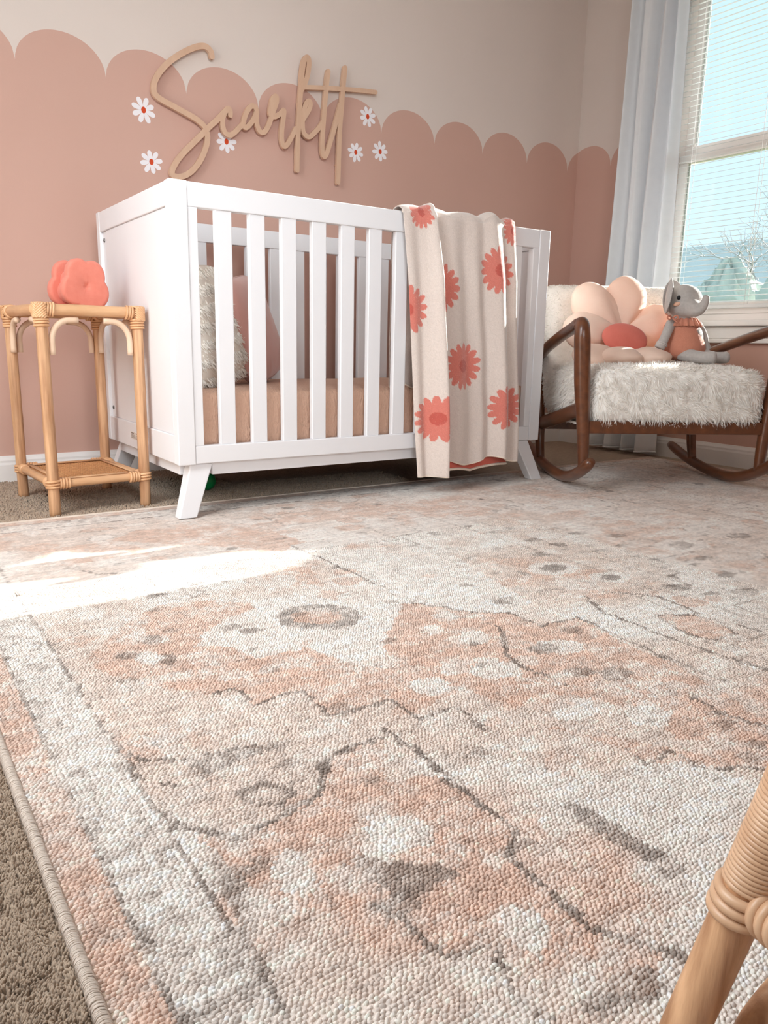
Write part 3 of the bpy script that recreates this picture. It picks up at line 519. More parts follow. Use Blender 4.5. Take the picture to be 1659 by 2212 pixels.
# reveals of the wall, frame, sashes
wbox('reveal', XR, XG+0.05, yb, yb+0.02, za-0.02, zb+0.02, M['trim'], 0)
wbox('reveal', XR, XG+0.05, ya-0.02, ya, za-0.02, zb+0.02, M['trim'], 0)
wbox('reveal', XR, XG+0.05, ya, yb, zb, zb+0.02, M['trim'], 0)
wbox('frame_jamb', XG-0.035, XG+0.04, yb-0.035, yb, za, zb, M['vinyl'])
wbox('frame_jamb', XG-0.035, XG+0.04, ya, ya+0.035, za, zb, M['vinyl'])
wbox('frame_head', XG-0.035, XG+0.04, ya+0.035, yb-0.035, zb-0.035, zb, M['vinyl'])
wbox('frame_foot', XG-0.035, XG+0.04, ya+0.035, yb-0.035, za, za+0.03, M['vinyl'])
def sash(x, z0, z1, zt, zbot):
    s = wbox('sash_rail', x-0.016, x+0.016, ya+0.036, yb-0.036, z0, z0+zbot, M['vinyl'])
    for a, b in ((ya+0.036, ya+0.08), (yb-0.08, yb-0.036)): wbox('sash_stile', x-0.015, x+0.015, a, b, z0+zbot, z1-zt, M['vinyl'])
    wbox('sash_rail', x-0.016, x+0.016, ya+0.036, yb-0.036, z1-zt, z1, M['vinyl'])
    wbox('pane', x-0.002, x+0.002, ya+0.08, yb-0.08, z0+zbot, z1-zt, M['pane'], 0)
sash(XG-0.012, za+0.031, 1.345, 0.035, 0.05)
sash(XG+0.024, 1.315, zb-0.036, 0.045, 0.07)
wbox('latch', XG-0.045, XG-0.012, -0.17, -0.12, 1.345, 1.362, M['vinyl'], 0.004)
# stool and apron (the deep sill)
wbox('stool', XR-0.055, XG-0.036, ya-0.05, yb+0.05, za-0.025, za, M['trim'], 0.006)
wbox('apron', XR-0.022, XR, ya-0.03, yb+0.03, za-0.075, za-0.026, M['trim'], 0.004)
wbox('apron_bead', XR-0.032, XR, ya-0.035, yb+0.035, za-0.095, za-0.076, M['trim'], 0.004)
for nm, (y0, y1, z0, z1), ax, pos in (('window_2', LW, 0, XL), ('added_window', FW, 1, YF)):  # the front one is added, an opening for the back wall fill
    e = tag(empty(nm, (pos, (y0+y1)/2, z0) if ax == 0 else ((y0+y1)/2, pos, z0)), 'bright window out of view letting daylight in' if ax == 0 else 'added window behind the viewpoint for the back wall fill lamp', kind='structure')
    w = (y1-y0)/2; h = z1-z0
    for a, b in (((-w, 0), (-w+0.05, h)), ((w-0.05, 0), (w, h)), ((-w+0.05, 0), (w-0.05, 0.05)), ((-w+0.05, h-0.05), (w-0.05, h)), ((-0.02, 0.05), (0.02, h-0.05))):
        if ax == 0: box('frame', (-0.06, a[0], a[1]), (-0.01, b[0], b[1]), M['vinyl'], e)
        else: box('frame', (a[0], -0.06, a[1]), (b[0], -0.01, b[1]), M['vinyl'], e)

# ------------------------------------------------------------------ blind
XBL = 2.445; by0, by1 = ya+0.008, yb-0.008
blind = empty('window_blind', (XBL, (by0+by1)/2, 0.672), 0, 'white horizontal slatted blind lowered over the window', 'blind')
hy = (by1-by0)/2; tl = math.radians(13)
V = []; F = []
for y in (-hy, hy):
    for k in range(5):
        s = (k-2)/2*0.0125; c = 0.0016*(1-(s/0.0125)**2)
        V.append((s*math.cos(tl)-c*math.sin(tl), y, s*math.sin(tl)+c*math.cos(tl)))
for k in range(4): F.append((k, k+1, 6+k, 5+k))
sl = mesh_from('slat', V, F); sl.materials.append(M['blind'])
z = 0.030; nsl = 0
while z < 1.39:
    o = obj('slat', sl, None, blind); o.location = (0, 0, z); z += 0.0225
box('bottom_rail', (-0.013, -hy, 0.0), (0.013, hy, 0.016), M['blind'], blind)
box('head_rail', (-0.018, -hy, 1.405), (0.02, hy, 1.44), M['blind'], blind)
for y in (-hy+0.12, 0.0, hy-0.12):
    for dx in (-0.0135, 0.0135): tube('ladder_cord', [(dx, y, 0.012), (dx, y, 1.41)], 0.0009, M['cord'], blind, 6)
tube('tilt_wand', [(-0.024, -hy+0.1, 1.40), (-0.024, -hy+0.1, 0.62)], 0.004, M['blind'], blind, 8)

# ------------------------------------------------------------------ curtain and rod
def curtain():
    cu = empty('curtain', (2.33, 0.38, 0.0), 0, 'pale grey full length curtain hanging at the corner side of the window', 'curtain')
    nu, nz = 170, 90; u = np.linspace(0, 1, nu); zz = np.linspace(0.02, 2.24, nz)
    U, Z = np.meshgrid(u, zz); h = Z/2.24
    y0 = 0.565-0.03*h+0.07*np.clip(0.35-h, 0, 1); y1 = 0.205+0.02*h-0.02*np.clip(0.35-h, 0, 1)
    Y = y0+(y1-y0)*U+0.006*np.sin(9*U+5*h)
    ph = 2*math.pi*(4.2*U+0.16*np.sin(2.2*h+U*3)+0.05*fnoise(U*3, h*4, 2))
    amp = 0.022+0.012*(1-h)+0.012*fnoise(U*4, h*2, 8)
    X = 2.335+amp*np.sin(ph)+0.008*np.sin(2.3*ph+1)-0.045*np.clip(0.13-h, 0, 1)*3*(0.4+U*0)
    P = np.stack([X-2.33, Y-0.38, Z], -1).reshape(-1, 3)
    ids = np.arange(nu*nz).reshape(nz, nu); Q = np.stack([ids[:-1, :-1], ids[:-1, 1:], ids[1:, 1:], ids[1:, :-1]], -1).reshape(-1, 4)
    o = obj('panel', mesh_np('panel', P, Q), M['curtain'], cu)
    s = o.modifiers.new('thickness', 'SOLIDIFY'); s.thickness = 0.002
    H = P.reshape(nz, nu, 3)[0]; tube('hem', H+np.array([0, 0, 0.002]), 0.0035, M['curtain'], cu, 6)
curtain()
rod = empty('curtain_rod', (2.335, -0.15, 2.25), 0, 'slim white curtain rod above the window', 'curtain rod')
tube('rod', [(0, -0.85, 0), (0, 0.85, 0)], 0.011, M['vinyl'], rod)
for y in (-0.8, 0.8): box('bracket', (-0.012, y-0.01, -0.012), (0.083, y+0.01, 0.02), M['vinyl'], rod)
for y in (-0.87, 0.87):
    V, F = ellipsoid_data((0, y, 0), (0.022, 0.022, 0.022)); obj('finial', mesh_from('finial', V, F), M['vinyl'], rod)

# ------------------------------------------------------------------ outside
tag(obj('ground', mesh_from('ground', [(2.7, -40, -0.6), (90, -40, -0.6), (90, 60, -0.6), (2.7, 60, -0.6)], [(0, 1, 2, 3)], False), M['lawn']), 'pale lawn outside the window', kind='structure')
hs = empty('house', (24.0, 12.5, -0.6), 0, 'pale neighbouring house with grey roof seen low through the blind', 'house')
box('wall', (-4, -7, 0), (4, 7, 2.9), M['siding'], hs, 0)
hexa('roof', [(-4.4, -7.4, 2.9), (4.4, -7.4, 2.9), (4.4, 7.4, 2.9), (-4.4, 7.4, 2.9)], [(-0.2, -7.2, 4.6), (0.2, -7.2, 4.6), (0.2, 7.2, 4.6), (-0.2, 7.2, 4.6)], M['roof'], hs, 0)
for y in (-4.6, -1.6, 1.6, 4.6):
    w_ = box('window', (-4.06, y-0.55, 1.0), (-3.99, y+0.55, 2.3), M['trim'], hs, 0); box('pane', (-4.09, y-0.46, 1.08), (-4.05, y+0.46, 2.22), M['roof'], w_, 0)
def bush(x, y, r, h, seed, label):
    V, F = ellipsoid_data((0, 0, 0), (1, 1, 1), 40, 26); V = np.array(V)
    a = np.arctan2(V[:, 1], V[:, 0]); n = fnoise(a*5+9, V[:, 2]*6+7, seed, 4)*0.55+0.68
    V = V*n[:, None]*np.array([r, r, h/2])+np.array([0, 0, h/2*0.98])
    o = obj('bush', mesh_from('bush', V, F), M['leaf']); o.location = (x, y, -0.6)
    return tag(o, label, 'bush', 'evergreen bushes beyond the window')
for i, (x, y, r, h, lb) in enumerate([(12.9, 5.3, 0.80, 2.5, 'grey-green bush outside the window, cut off by the right edge of the picture'),
                                     (13.4, 6.95, 0.80, 2.75, 'grey-green bush outside the window, seen just right of the elephant')]):
    bush(x, y, r, h, 11+i, lb)
tree = empty('bare_tree', (17.5, 8.2, -0.6), 0, 'leafless tree with fine branches outside the lower window pane', 'tree')
def branch(mb, p, d, L, r, depth):
    d = d/np.linalg.norm(d); q = p+d*L*0.5+rng.normal(size=3)*L*0.04; e = p+d*L+rng.normal(size=3)*L*0.06
    mb.add(*tube_data([p, q, e], [r, r*0.8, r*0.6], 5 if depth < 3 else 4))
    if depth == 0: return
    for k in range(3 if depth > 1 else 3):
        nd = d+rng.normal(size=3)*0.55+np.array([0, 0, 0.12]); branch(mb, q+(e-q)*rng.random() if k else e, nd, L*rng.uniform(0.6, 0.8), r*0.6, depth-1)
mb = MB(); mb.add(*tube_data([(0, 0, 0), (0.05, 0, 1.2), (0, 0.1, 2.2)], [0.13, 0.11, 0.09], 8)); mb.build('trunk', M['bark'], tree)
mb = MB()
for k in range(5):
    a = k*1.257; branch(mb, np.array([0, 0.1, 2.2-0.25*(k % 2)]), np.array([math.cos(a)*0.8, math.sin(a)*0.8, 0.9]), 1.05, 0.045, 4)
mb.build('branches', M['bark'], tree)

# ------------------------------------------------------------------ rug
RX0, RX1, RY0, RY1 = -0.612, 2.28, -2.12, 0.172
KX, KY = 0.0053, 0.0038
def rug():
    nx = int((RX1-RX0)/KX); ny = int((RY1-RY0)/KY)
    X, Y = np.meshgrid(RX0+(np.arange(nx)+0.5)*KX, RY0+(np.arange(ny)+0.5)*KY)
    pal = {'T': srgb(218, 188, 171), 'C': srgb(238, 230, 223), 'B': srgb(224, 208, 197), 'G': srgb(132, 119, 110)}
    pal = {k: np.array(v[:3]) for k, v in pal.items()}
    C = np.empty((ny, nx, 3)); C[:] = pal['B']
    n1 = fnoise(X*5, Y*5, 21)
    k = np.clip((n1-0.48)*6, 0, 1)[..., None]; C = C*(1-k)+pal['C']*k
    n2 = fnoise(X*4+9, Y*6, 31); k = np.clip((n2-0.58)*9, 0, 1)[..., None]*0.75; C = C*(1-k)+pal['T']*k
    def inside(pts, XX, YY):
        r = np.zeros(XX.shape, bool); n = len(pts)
        for i in range(n):
            x1, y1 = pts[i]; x2, y2 = pts[(i+1) % n]
            if y1 == y2: continue
            c = ((y1 > YY) != (y2 > YY)) & (XX < (x2-x1)*(YY-y1)/(y2-y1)+x1); r ^= c
        return r
    def sub(pts, pad):
        xs = [p[0] for p in pts]; ys = [p[1] for p in pts]
        i0 = max(0, int((min(xs)-pad-RX0)/KX)); i1 = min(nx, int((max(xs)+pad-RX0)/KX)+2); j0 = max(0, int((min(ys)-pad-RY0)/KY)); j1 = min(ny, int((max(ys)+pad-RY0)/KY)+2)
        return slice(j0, j1), slice(i0, i1)
    # warped coordinates make the drawn edges as ragged as an old rug's
    WX = X+(fnoise(X*60, Y*60, 41)-0.5)*0.016; WY = Y+(fnoise(X*60+5, Y*60, 43)-0.5)*0.016
    def paint(kind, c, w, pts, a=0.92):
        s = sub(pts, w+0.02)
        if s[0].stop <= s[0].start or s[1].stop <= s[1].start: return
        xx = WX[s]; yy = WY[s]
        if kind == 'P': m = inside(pts, xx, yy)
        else:
            m = np.zeros(xx.shape, bool)
            for (x1, y1), (x2, y2) in zip(pts[:-1], pts[1:]):
                d = np.array([x2-x1, y2-y1]); L2 = d@d+1e-12; t = np.clip(((xx-x1)*d[0]+(yy-y1)*d[1])/L2, 0, 1)
                m |= np.hypot(xx-x1-t*d[0], yy-y1-t*d[1]) < w*0.5
        sub_c = C[s]; sub_c[m] = sub_c[m]*(1-a)+pal[c]*a
    g = np.random.default_rng(5)
    # small ornaments of the field further off: outlined ovals, lozenges and stepped lines
    for _ in range(420):
        x = g.uniform(-0.42, RX1); y = g.uniform(RY0, RY1)
        if x < 0.3 and y < -0.75: continue
        rx = g.uniform(0.015, 0.05); ry = g.uniform(0.012, 0.04); th = g.uniform(0, math.pi); c = g.choice(['C', 'T', 'G', 'C', 'B', 'C', 'T'])
        A = np.linspace(0, 2*math.pi, 12, endpoint=False)
        pts = [(x+rx*math.cos(a)*(1+0.2*math.sin(3*a+th)), y+ry*math.sin(a)) for a in A]
        if c == 'G': pts = [(x+(p[0]-x)*0.5, y+(p[1]-y)*0.5) for p in pts]
        paint('P', c, 0, pts, 0.7)
        if g.random() < 0.25: paint('L', 'G', 0.005, pts+pts[:1], 0.5)
    for _ in range(70):
        x = g.uniform(-0.4, RX1-0.1); y = g.uniform(RY0+0.1, RY1-0.1)
        if x < 0.3 and y < -0.75: continue
        pts = [(x, y)]; hz = g.random() < 0.5
        for k_ in range(g.integers(2, 6)):
            d = g.uniform(0.03, 0.14)*(1 if g.random() < 0.75 else -1); pts.append((pts[-1][0]+(d if hz else 0), pts[-1][1]+(0 if hz else d))); hz = not hz
        paint('L', 'G', 0.0055, pts, 0.55)
    for xx in (0.62, 0.70, 1.35, 1.43): paint('L', 'G', 0.006, [(xx, RY0), (xx, RY1)], 0.4)
    for kind, c, w, pts in RUG:
        if kind == 'P': paint(kind, c, w, pts, 0.85 if c != 'G' else 0.68)
    # small worn blossoms and broken grey marks all over
    for _ in range(300):
        x = g.uniform(-0.48, 0.9); y = g.uniform(-1.9, -0.3); c = g.choice(['C', 'C', 'G', 'T', 'G']); q = g.uniform(0.007, 0.026) if c != 'G' else g.uniform(0.004, 0.013)
        A = np.linspace(0, 2*math.pi, 11, endpoint=False); rr = q*(0.55+0.9*g.random(11))
        paint('P', c, 0, [(x+r_*math.cos(a)*(1.0 if c != 'G' else 1.7), y+r_*math.sin(a)) for a, r_ in zip(A, rr)], 0.55 if c != 'G' else 0.5)
    for kind, c, w, pts in RUG:
        if kind == 'L': paint(kind, c, w, pts, 0.85)
    # border at every edge: terracotta strip, grey line, cream band with broken marks, grey line
    for d in (X-RX0, RX1-X, RY1-Y, Y-RY0):
        d = d+(fnoise(X*50, Y*50, 51)-0.5)*0.010
        dash = fnoise(X*70, Y*70, 61)
        m = d < 0.115; C[m] = pal['C']*0.9+pal['B']*0.1
        m2 = m & (dash > 0.60); C[m2] = C[m2]*0.62+pal['G']*0.38
        C[d < 0.043] = pal['T']*0.85+pal['B']*0.15
        for c0 in (0.0455, 0.115): mm = (np.abs(d-c0) < 0.0032) & (dash > 0.32); C[mm] = C[mm]*0.3+pal['G']*0.7
    # wear: thin patches to cream, streaks along the rows, uneven yarn
    wear = np.clip((fnoise(X*16, Y*20, 71, 4)-0.52)*5, 0, 0.75)*np.clip((fnoise(X*130, Y*130, 73, 2)-0.25)*3, 0, 1); C = C*(1-wear[..., None])+pal['C']*wear[..., None]
    mixn = np.clip((fnoise(X*42, Y*50, 75, 3)-0.46)*6, 0, 1)*(rng.random(X.shape)*0.75); C = C*(1-mixn[..., None])+(pal['C']*0.6+pal['B']*0.4)*mixn[..., None]
    st = (fnoise(X*22, Y*190, 81, 2)-0.5)*0.34; sy = (fnoise(X*170, Y*24, 83, 2)-0.5)*0.20
    kn = rng.normal(size=X.shape)*0.07
    spk = (rng.random(X.shape) < 0.03)[..., None]
    C = C*(1+st+sy+kn)[..., None]; C = np.where(spk, C*0.80, C); C = np.clip(C, 0.03, 0.92)
    def surf(xs, ys, fine):
        XX, YY = np.meshgrid(xs, ys); row = np.clip(((YY-RY0)/KY).astype(int), 0, ny-1)
        off = np.where(row % 2 == 0, 0.0, 0.5); uu = (XX-RX0)/KX+off; cx = np.clip(np.floor(uu).astype(int), 0, nx-1)
        col = C[row, cx]
        fu = uu-np.floor(uu)-0.5; fv = (YY-RY0)/KY-np.floor((YY-RY0)/KY)-0.5
        fv2 = fv+fu*0.35
        dome = np.sqrt(np.clip(1-(fu/0.56)**2*0.8-(fv2/0.60)**2*0.9, 0, 1))
        jit = vnoise(cx*1.0+0.5, row*1.0+0.5, 91)
        hgt = 0.0 if fine else 0.0018*dome+0.0012*jit
        base = 0.0062+0.0014*np.sin(XX*4.1+1)*np.sin(YY*3.3)
        base = base+0.014*np.exp(-((XX-1.85)/0.35)**2-((YY+0.02)/0.16)**2)
        base = base-(0.0 if fine else 0.0014); E = np.minimum(np.minimum(XX-RX0, RX1-XX), np.minimum(YY-RY0, RY1-YY)); base = base-0.004*np.clip(1-E/0.004, 0, 1)
        return np.stack([XX, YY, base+hgt], -1), col
    fx0, fx1, fy0, fy1 = RX0, 0.82, -1.86, -0.47
    px = [np.arange(fx0, fx1, 0.00175)]; Vs = []; Cs = []; Qs = []; n = 0
    blocks = [(np.append(np.arange(fx0, fx1, 0.012), fx1), np.append(np.arange(fy0, fy1, 0.012), fy1), True)]
    def cr(a, b, s): return np.append(np.arange(a, b-s*0.3, s), b)
    blocks += [(cr(fx0, fx1, KX), cr(RY0, fy0, KY), False), (cr(fx0, fx1, 0.0040), cr(fy1, RY1, 0.0034), False), (cr(fx1, RX1, KX*1.6), cr(RY0, RY1, KY*1.6), False)]
    for xs, ys, fine in blocks:
        V, c = surf(xs, ys, fine); h, w = V.shape[:2]; ids = np.arange(h*w).reshape(h, w)+n
        Vs.append(V.reshape(-1, 3)); Cs.append(c.reshape(-1, 3)); Qs.append(np.stack([ids[:-1, :-1], ids[:-1, 1:], ids[1:, 1:], ids[1:, :-1]], -1).reshape(-1, 4)); n += h*w
    r = empty('area_rug', (RX0, RY0, 0.0), 0, 'large faded terracotta and cream oriental rug with grey outlines on the carpet', 'rug')
    me = mesh_np('woven_field', np.concatenate(Vs)-np.array([RX0, RY0, 0]), np.concatenate(Qs)); set_col(me, np.concatenate(Cs))
    f = obj('woven_field', me, M['rug'], r); f['kind'] = 'stuff'
    # in front of the camera every knot of the weave stands up by itself
    jx, jy = np.meshgrid(np.arange(nx), np.arange(ny)); jx = jx.ravel(); jy = jy.ravel()
    kx = RX0+(jx+0.32+0.36*(jy % 2))*KX; ky = RY0+(jy+0.5)*KY
    sel = (kx > fx0+0.004) & (kx < fx1+0.011) & (ky > fy0) & (ky < fy1+0.009) & (kx < 0.44+(ky+1.507)*1.75)
    jx, jy, kx, ky = jx[sel], jy[sel], kx[sel], ky[sel]; n_ = len(kx)
    far = np.clip(np.maximum((ky+0.95)/0.55, (kx-0.35)/0.5), 0, 1); cols = np.clip(C[jy, jx]*(0.93+0.16*rng.random((n_, 1)))*(1.12-0.10*far)[:, None], 0, 0.93)  # near knots coloured brighter to offset the shade they cast on each other
    kx = kx+rng.normal(size=n_)*KX*0.13; ky = ky+rng.normal(size=n_)*KY*0.10+0.0011*np.sin(kx*60+jy*0.7)
    zb_ = 0.0056+0.0014*np.sin(kx*4.1+1)*np.sin(ky*3.3)
    R = np.stack([KX*(0.54+0.16*rng.random(n_)), KY*(0.48+0.16*rng.random(n_))], 1)
    hk = (0.0029+0.0012*rng.random(n_))*(1-0.45*far); sk = rng.normal(size=(n_, 2))*0.0005; ak = 0.20+rng.normal(size=n_)*0.26; Pk = np.stack([kx-RX0, ky-RY0, zb_], 1)
    for m_, ns_ in ((ky < -1.02, 6), (ky >= -1.02, 4)):
        domes('knots', Pk[m_], R[m_], hk[m_], sk[m_], ak[m_], M['rug'], r, cols[m_], ns_)
    w, h = RX1-RX0, RY1-RY0
    box('backing', (0.002, 0.002, 0.0005), (w-0.002, h-0.002, 0.0045), M['rug_back'], r, 0)
    # serged binding: a cord wound with thread, every winding modelled where the rug's edge is near
    e = tube('edge_binding', [(-0.001, 0, 0.0052), (-0.001, h, 0.0052)], 0.0052, M['rug_edge'], r, 10)
    tube('edge_binding', [(0, h+0.001, 0.0048), (w, h+0.001, 0.0048)], 0.0048, M['rug_edge'], r, 8)
    tube('edge_binding', [(w+0.001, 0, 0.0048), (w+0.001, h, 0.0048)], 0.0048, M['rug_edge'], r, 8)
    tube('edge_binding', [(0, -0.001, 0.0048), (w, -0.001, 0.0048)], 0.0048, M['rug_edge'], r, 8)
    ys = np.arange(0.40, 1.25, 0.0017); mb = MB()
    R_, F_ = ring_data((0, 0, 0), (0, 1, 0), 0.0053, 0.0009, 10, 4, 0.0008); R_ = np.array(R_)
    for y in ys: mb.add(R_+np.array([-0.001, y, 0.0054])+rng.normal(size=3)*0.0003, F_)
    t = mb.build('thread_windings', M['rug_edge'], e); t['kind'] = 'stuff'
rug()

# ------------------------------------------------------------------ crib
CL, CW, CT, CB = 1.378, 0.707, 0.8945, 0.154
crib = empty('crib', (0, 0, 0), 0, 'white slatted baby crib with solid side panel and splayed legs', 'crib')
W_ = M['white']
for x0, x1 in ((0, 0.049), (CL-0.049, CL)):
    box('post', (x0, 0, CB), (x1, 0.034, CT), W_, crib, 0.0025)
    box('post', (x0, CW-0.034, CB), (x1, CW, CT), W_, crib, 0.0025)
for y0, back in ((0.002, False), (CW-0.030, True)):
    y1 = y0+0.028
    fr = box('top_rail', (0.0495, y0, 0.832), (CL-0.0495, y1, CT-0.001), W_, crib, 0.0025)
    box('bottom_rail', (0.0495, y0, CB+0.002), (CL-0.0495, y1, 0.206), W_, crib, 0.0025)
    for x0 in (0.0495, CL-0.0755): box('stile', (x0, y0+0.001, 0.206), (x0+0.026, y1-0.001, 0.832), W_, crib, 0.0015)
    me = None
    for k in range(12):
        x0 = 0.126+k*0.0981
        if me is None:
            o = box('slat', (-0.0235, -0.0095, 0.2055), (0.0235, 0.0095, 0.8325), W_, crib, 0.0022); me = o.data
        else: o = obj('slat', me, None, crib)
        o.location = (x0+0.0235, (y0+y1)/2, 0)
for sx, x in ((1, 0.0), (-1, CL)):
    def bx(n, xa, xb, ya_, yb_, z0, z1, b=0.0025):
        a, c = sorted((x+sx*xa, x+sx*xb)); return box(n, (a, ya_, z0), (c, yb_, z1), W_, crib, b)
    bx('panel_rail', 0.001, 0.027, 0.0345, CW-0.0345, 0.832, CT-0.001)
    bx('panel_rail', 0.001, 0.027, 0.0345, CW-0.0345, CB+0.001, 0.235)
    bx('end_panel', 0.006, 0.020, 0.050, 0.620, 0.235, 0.832)
    bx('panel_stile', 0.010, 0.027, 0.621, CW-0.0345, 0.235, 0.832)
    for z in (0.805, 0.265):
        V, F = tube_data([(x+sx*0.0075, 0.655, z), (x+sx*0.012, 0.655, z)], 0.0068, 14); b_ = obj('bolt', mesh_from('bolt', V, F), M['steel'], crib)
        V, F = tube_data([(x+sx*0.0068, 0.655, z), (x+sx*0.0078, 0.655, z)], 0.003, 6); obj('socket', mesh_from('socket', V, F), M['dark'], b_)
        V, F = tube_data([(CL/2-sx*(CL/2-0.0278) if False else x+sx*0.0268, 0.05, z-0.02), (x+sx*0.029, 0.05, z-0.02)], 0.006, 12); obj('bolt', mesh_from('bolt', V, F), M['steel'], crib)
    bx('side_apron', 0.022, 0.040, 0.06, CW-0.06, 0.119, CB, 0.0015)
for y in (0.025, CW-0.043): box('long_apron', (0.105, y, 0.119), (CL-0.105, y+0.018, CB), W_, crib, 0.0015)
for sx, x in ((1, 0.0), (-1, CL)):
    for sy, y in ((1, 0.0), (-1, CW)):
        def L4(xa, xb, ya_, yb_, z):
            p = [(x+sx*xa, y+sy*ya_, z), (x+sx*xb, y+sy*ya_, z), (x+sx*xb, y+sy*yb_, z), (x+sx*xa, y+sy*yb_, z)]
            return p if sx*sy > 0 else p[::-1]
        hexa('leg', L4(-0.012, 0.040, -0.018, 0.018, 0.0085 if y == 0.0 else 0.001), L4(0.038, 0.104, 0.016, 0.060, CB), W_, crib, 0.003)
box('mattress_support', (0.032, 0.032, 0.172), (CL-0.032, CW-0.032, 0.188), M['dark'], crib, 0)
st = box('maker_label', (-0.0004, 0.348, 0.184), (0.0012, 0.436, 0.206), M['sticker'], crib, 0)
for i, (a, b, z, hgt) in enumerate([(0.405, 0.432, 0.2005, 0.003), (0.352, 0.378, 0.2005, 0.003), (0.40, 0.432, 0.196, 0.0014), (0.40, 0.432, 0.193, 0.0014), (0.40, 0.432, 0.190, 0.0014), (0.40, 0.432, 0.187, 0.0014), (0.352, 0.388, 0.195, 0.0014), (0.352, 0.388, 0.191, 0.0014), (0.352, 0.388, 0.187, 0.0014)]):
    box('print_line', (-0.0007, a, z), (-0.0003, b, z+hgt), M['ink'], st, 0)

# mattress under a muslin sheet
def soft_box(a, b, rad, n=14, puff=0.0):
    """rounded box as a subdivided cube pushed to a rounded shape; returns V, F"""
    a = np.array(a, float); b = np.array(b, float); c = (a+b)/2; h = (b-a)/2
    V = []; F = []; idx = {}
    t = np.linspace(-1, 1, n+1)
    def vid(p):
        k = tuple(np.round(p, 6))
        if k not in idx: idx[k] = len(V); V.append(np.array(p))
        return idx[k]
    for ax in range(3):
        for s in (-1, 1):
            for i in range(n):
                for j in range(n):
                    q = []
                    for u, v in ((t[i], t[j]), (t[i+1], t[j]), (t[i+1], t[j+1]), (t[i], t[j+1])):
                        p = np.zeros(3); p[ax] = s; p[(ax+1) % 3] = u; p[(ax+2) % 3] = v; q.append(vid(p))
                    F.append(q if s > 0 else q[::-1])
    out = []
    for p in V:
        q = p*h; inner = np.clip(q, -(h-rad), h-rad); d = q-inner; L = np.linalg.norm(d)
        if L > 1e-9: d = d/max(L, 1e-9)*rad*min(1.0, np.max(np.abs(d))/rad)
        w = inner+d
        if puff: w = w+np.array([0, 0, puff*(1-p[0]**2)*(1-p[1]**2)*np.sign(p[2])*abs(p[2])])
        out.append(c+w)
    return np.array(out), F
V, F = soft_box((0.034, 0.034, 0.0), (CL-0.034, CW-0.034, 0.166), 0.022, 30, 0.004)
V = V+np.stack([np.zeros(len(V)), np.zeros(len(V)), 0.004*(fnoise(V[:, 0]*9, V[:, 1]*9, 3)-0.5)*(V[:, 2] > 0.1)], 1)
mt = obj('crib_mattress', mesh_from('crib_mattress', V, F), M['sheet']); mt.location = (0, 0, 0.189)
tag(mt, 'crib mattress in a crinkled tan muslin sheet', 'mattress')

def pillow(name, c, w, h, t, M3, mat_, label, n=34, seam=True, seed=1):
    e = empty(name, c, 0, label, 'pillow'); V = []; F = []
    u = np.linspace(-1, 1, n+1); U, Vv = np.meshgrid(u, u)
    T = (np.clip(1-U**4, 0, 1)*np.clip(1-Vv**4, 0, 1))**0.5*t/2*(1+0.18*(fnoise(U*3+3, Vv*3+3, seed)-0.5))
    pin = 1-0.10*np.abs(Vv)**5; pin2 = 1-0.10*np.abs(U)**5
    X = U*w/2*pin; Z = Vv*h/2*pin2; N_ = (n+1)**2
    A = np.stack([X, -T, Z], -1).reshape(-1, 3); B = np.stack([X, T, Z], -1).reshape(-1, 3)
    P = np.concatenate([A, B]) @ np.array(M3).T; ids = np.arange(N_).reshape(n+1, n+1)
    Q = np.stack([ids[:-1, :-1], ids[:-1, 1:], ids[1:, 1:], ids[1:, :-1]], -1).reshape(-1, 4); Q = np.concatenate([Q, Q[:, ::-1]+N_])
    o = obj('cover', mesh_np('cover', P, Q), mat_, e)
    loop = np.concatenate([A.reshape(n+1, n+1, 3)[0], A.reshape(n+1, n+1, 3)[1:, -1], A.reshape(n+1, n+1, 3)[-1, -2::-1], A.reshape(n+1, n+1, 3)[-2:0:-1, 0]]) @ np.array(M3).T
    V2, F2 = tube_data(loop, 0.0028, 6, closed=True); obj('seam', mesh_from('seam', V2, F2), mat_, e)
    return e, A.reshape(n+1, n+1, 3), np.array(M3)
# cream pillow leaning on the left end panel, turned to the front; its face looks toward +x and the viewer
R1 = rotm('Z', math.radians(38)) @ rotm('X', math.radians(-14)) @ rotm('Y', math.radians(-7))
e1, A1, Mx1 = pillow('textured_pillow', (0.195, 0.265, 0.538), 0.38, 0.355, 0.11, R1, M['pillow_white'], 'cream square pillow with shaggy fringed clumps inside the crib')
# fringed clumps in staggered rows
Pb = []; Db = []
for r_ in range(7):
    for c_ in range(6):
        i = int((r_+0.6)/7*34); j = int((c_+0.35+0.5*(r_ % 2))/6.4*34)
        if i > 32 or j > 33: continue
        for _ in range(110):
            ii = min(33, max(1, i+rng.normal()*0.6)); jj = min(33, max(1, j+rng.normal()*1.5))
            a = A1[int(ii), int(jj)]; Pb.append(a+rng.normal(size=3)*np.array([0.004, 0.0005, 0.004])); Db.append(np.array([rng.normal()*0.35, -0.45, -1.0+rng.normal()*0.3]))
for sgn in (0,):
    P = np.array(Pb) @ Mx1.T; D = np.array(Db) @ Mx1.T
    blades('fringe', P, D, 0.012+0.010*rng.random(len(P)), 0.0032, M['pillow_tuft'], e1)
R2 = rotm('Z', math.radians(44)) @ rotm('X', math.radians(-16)) @ rotm('Y', math.radians(-10))
pillow('velvet_pillow', (0.405, 0.40, 0.532), 0.33, 0.345, 0.11, R2, M['velvet'], 'blush pink velvet pillow behind the cream one in the crib', seed=4)

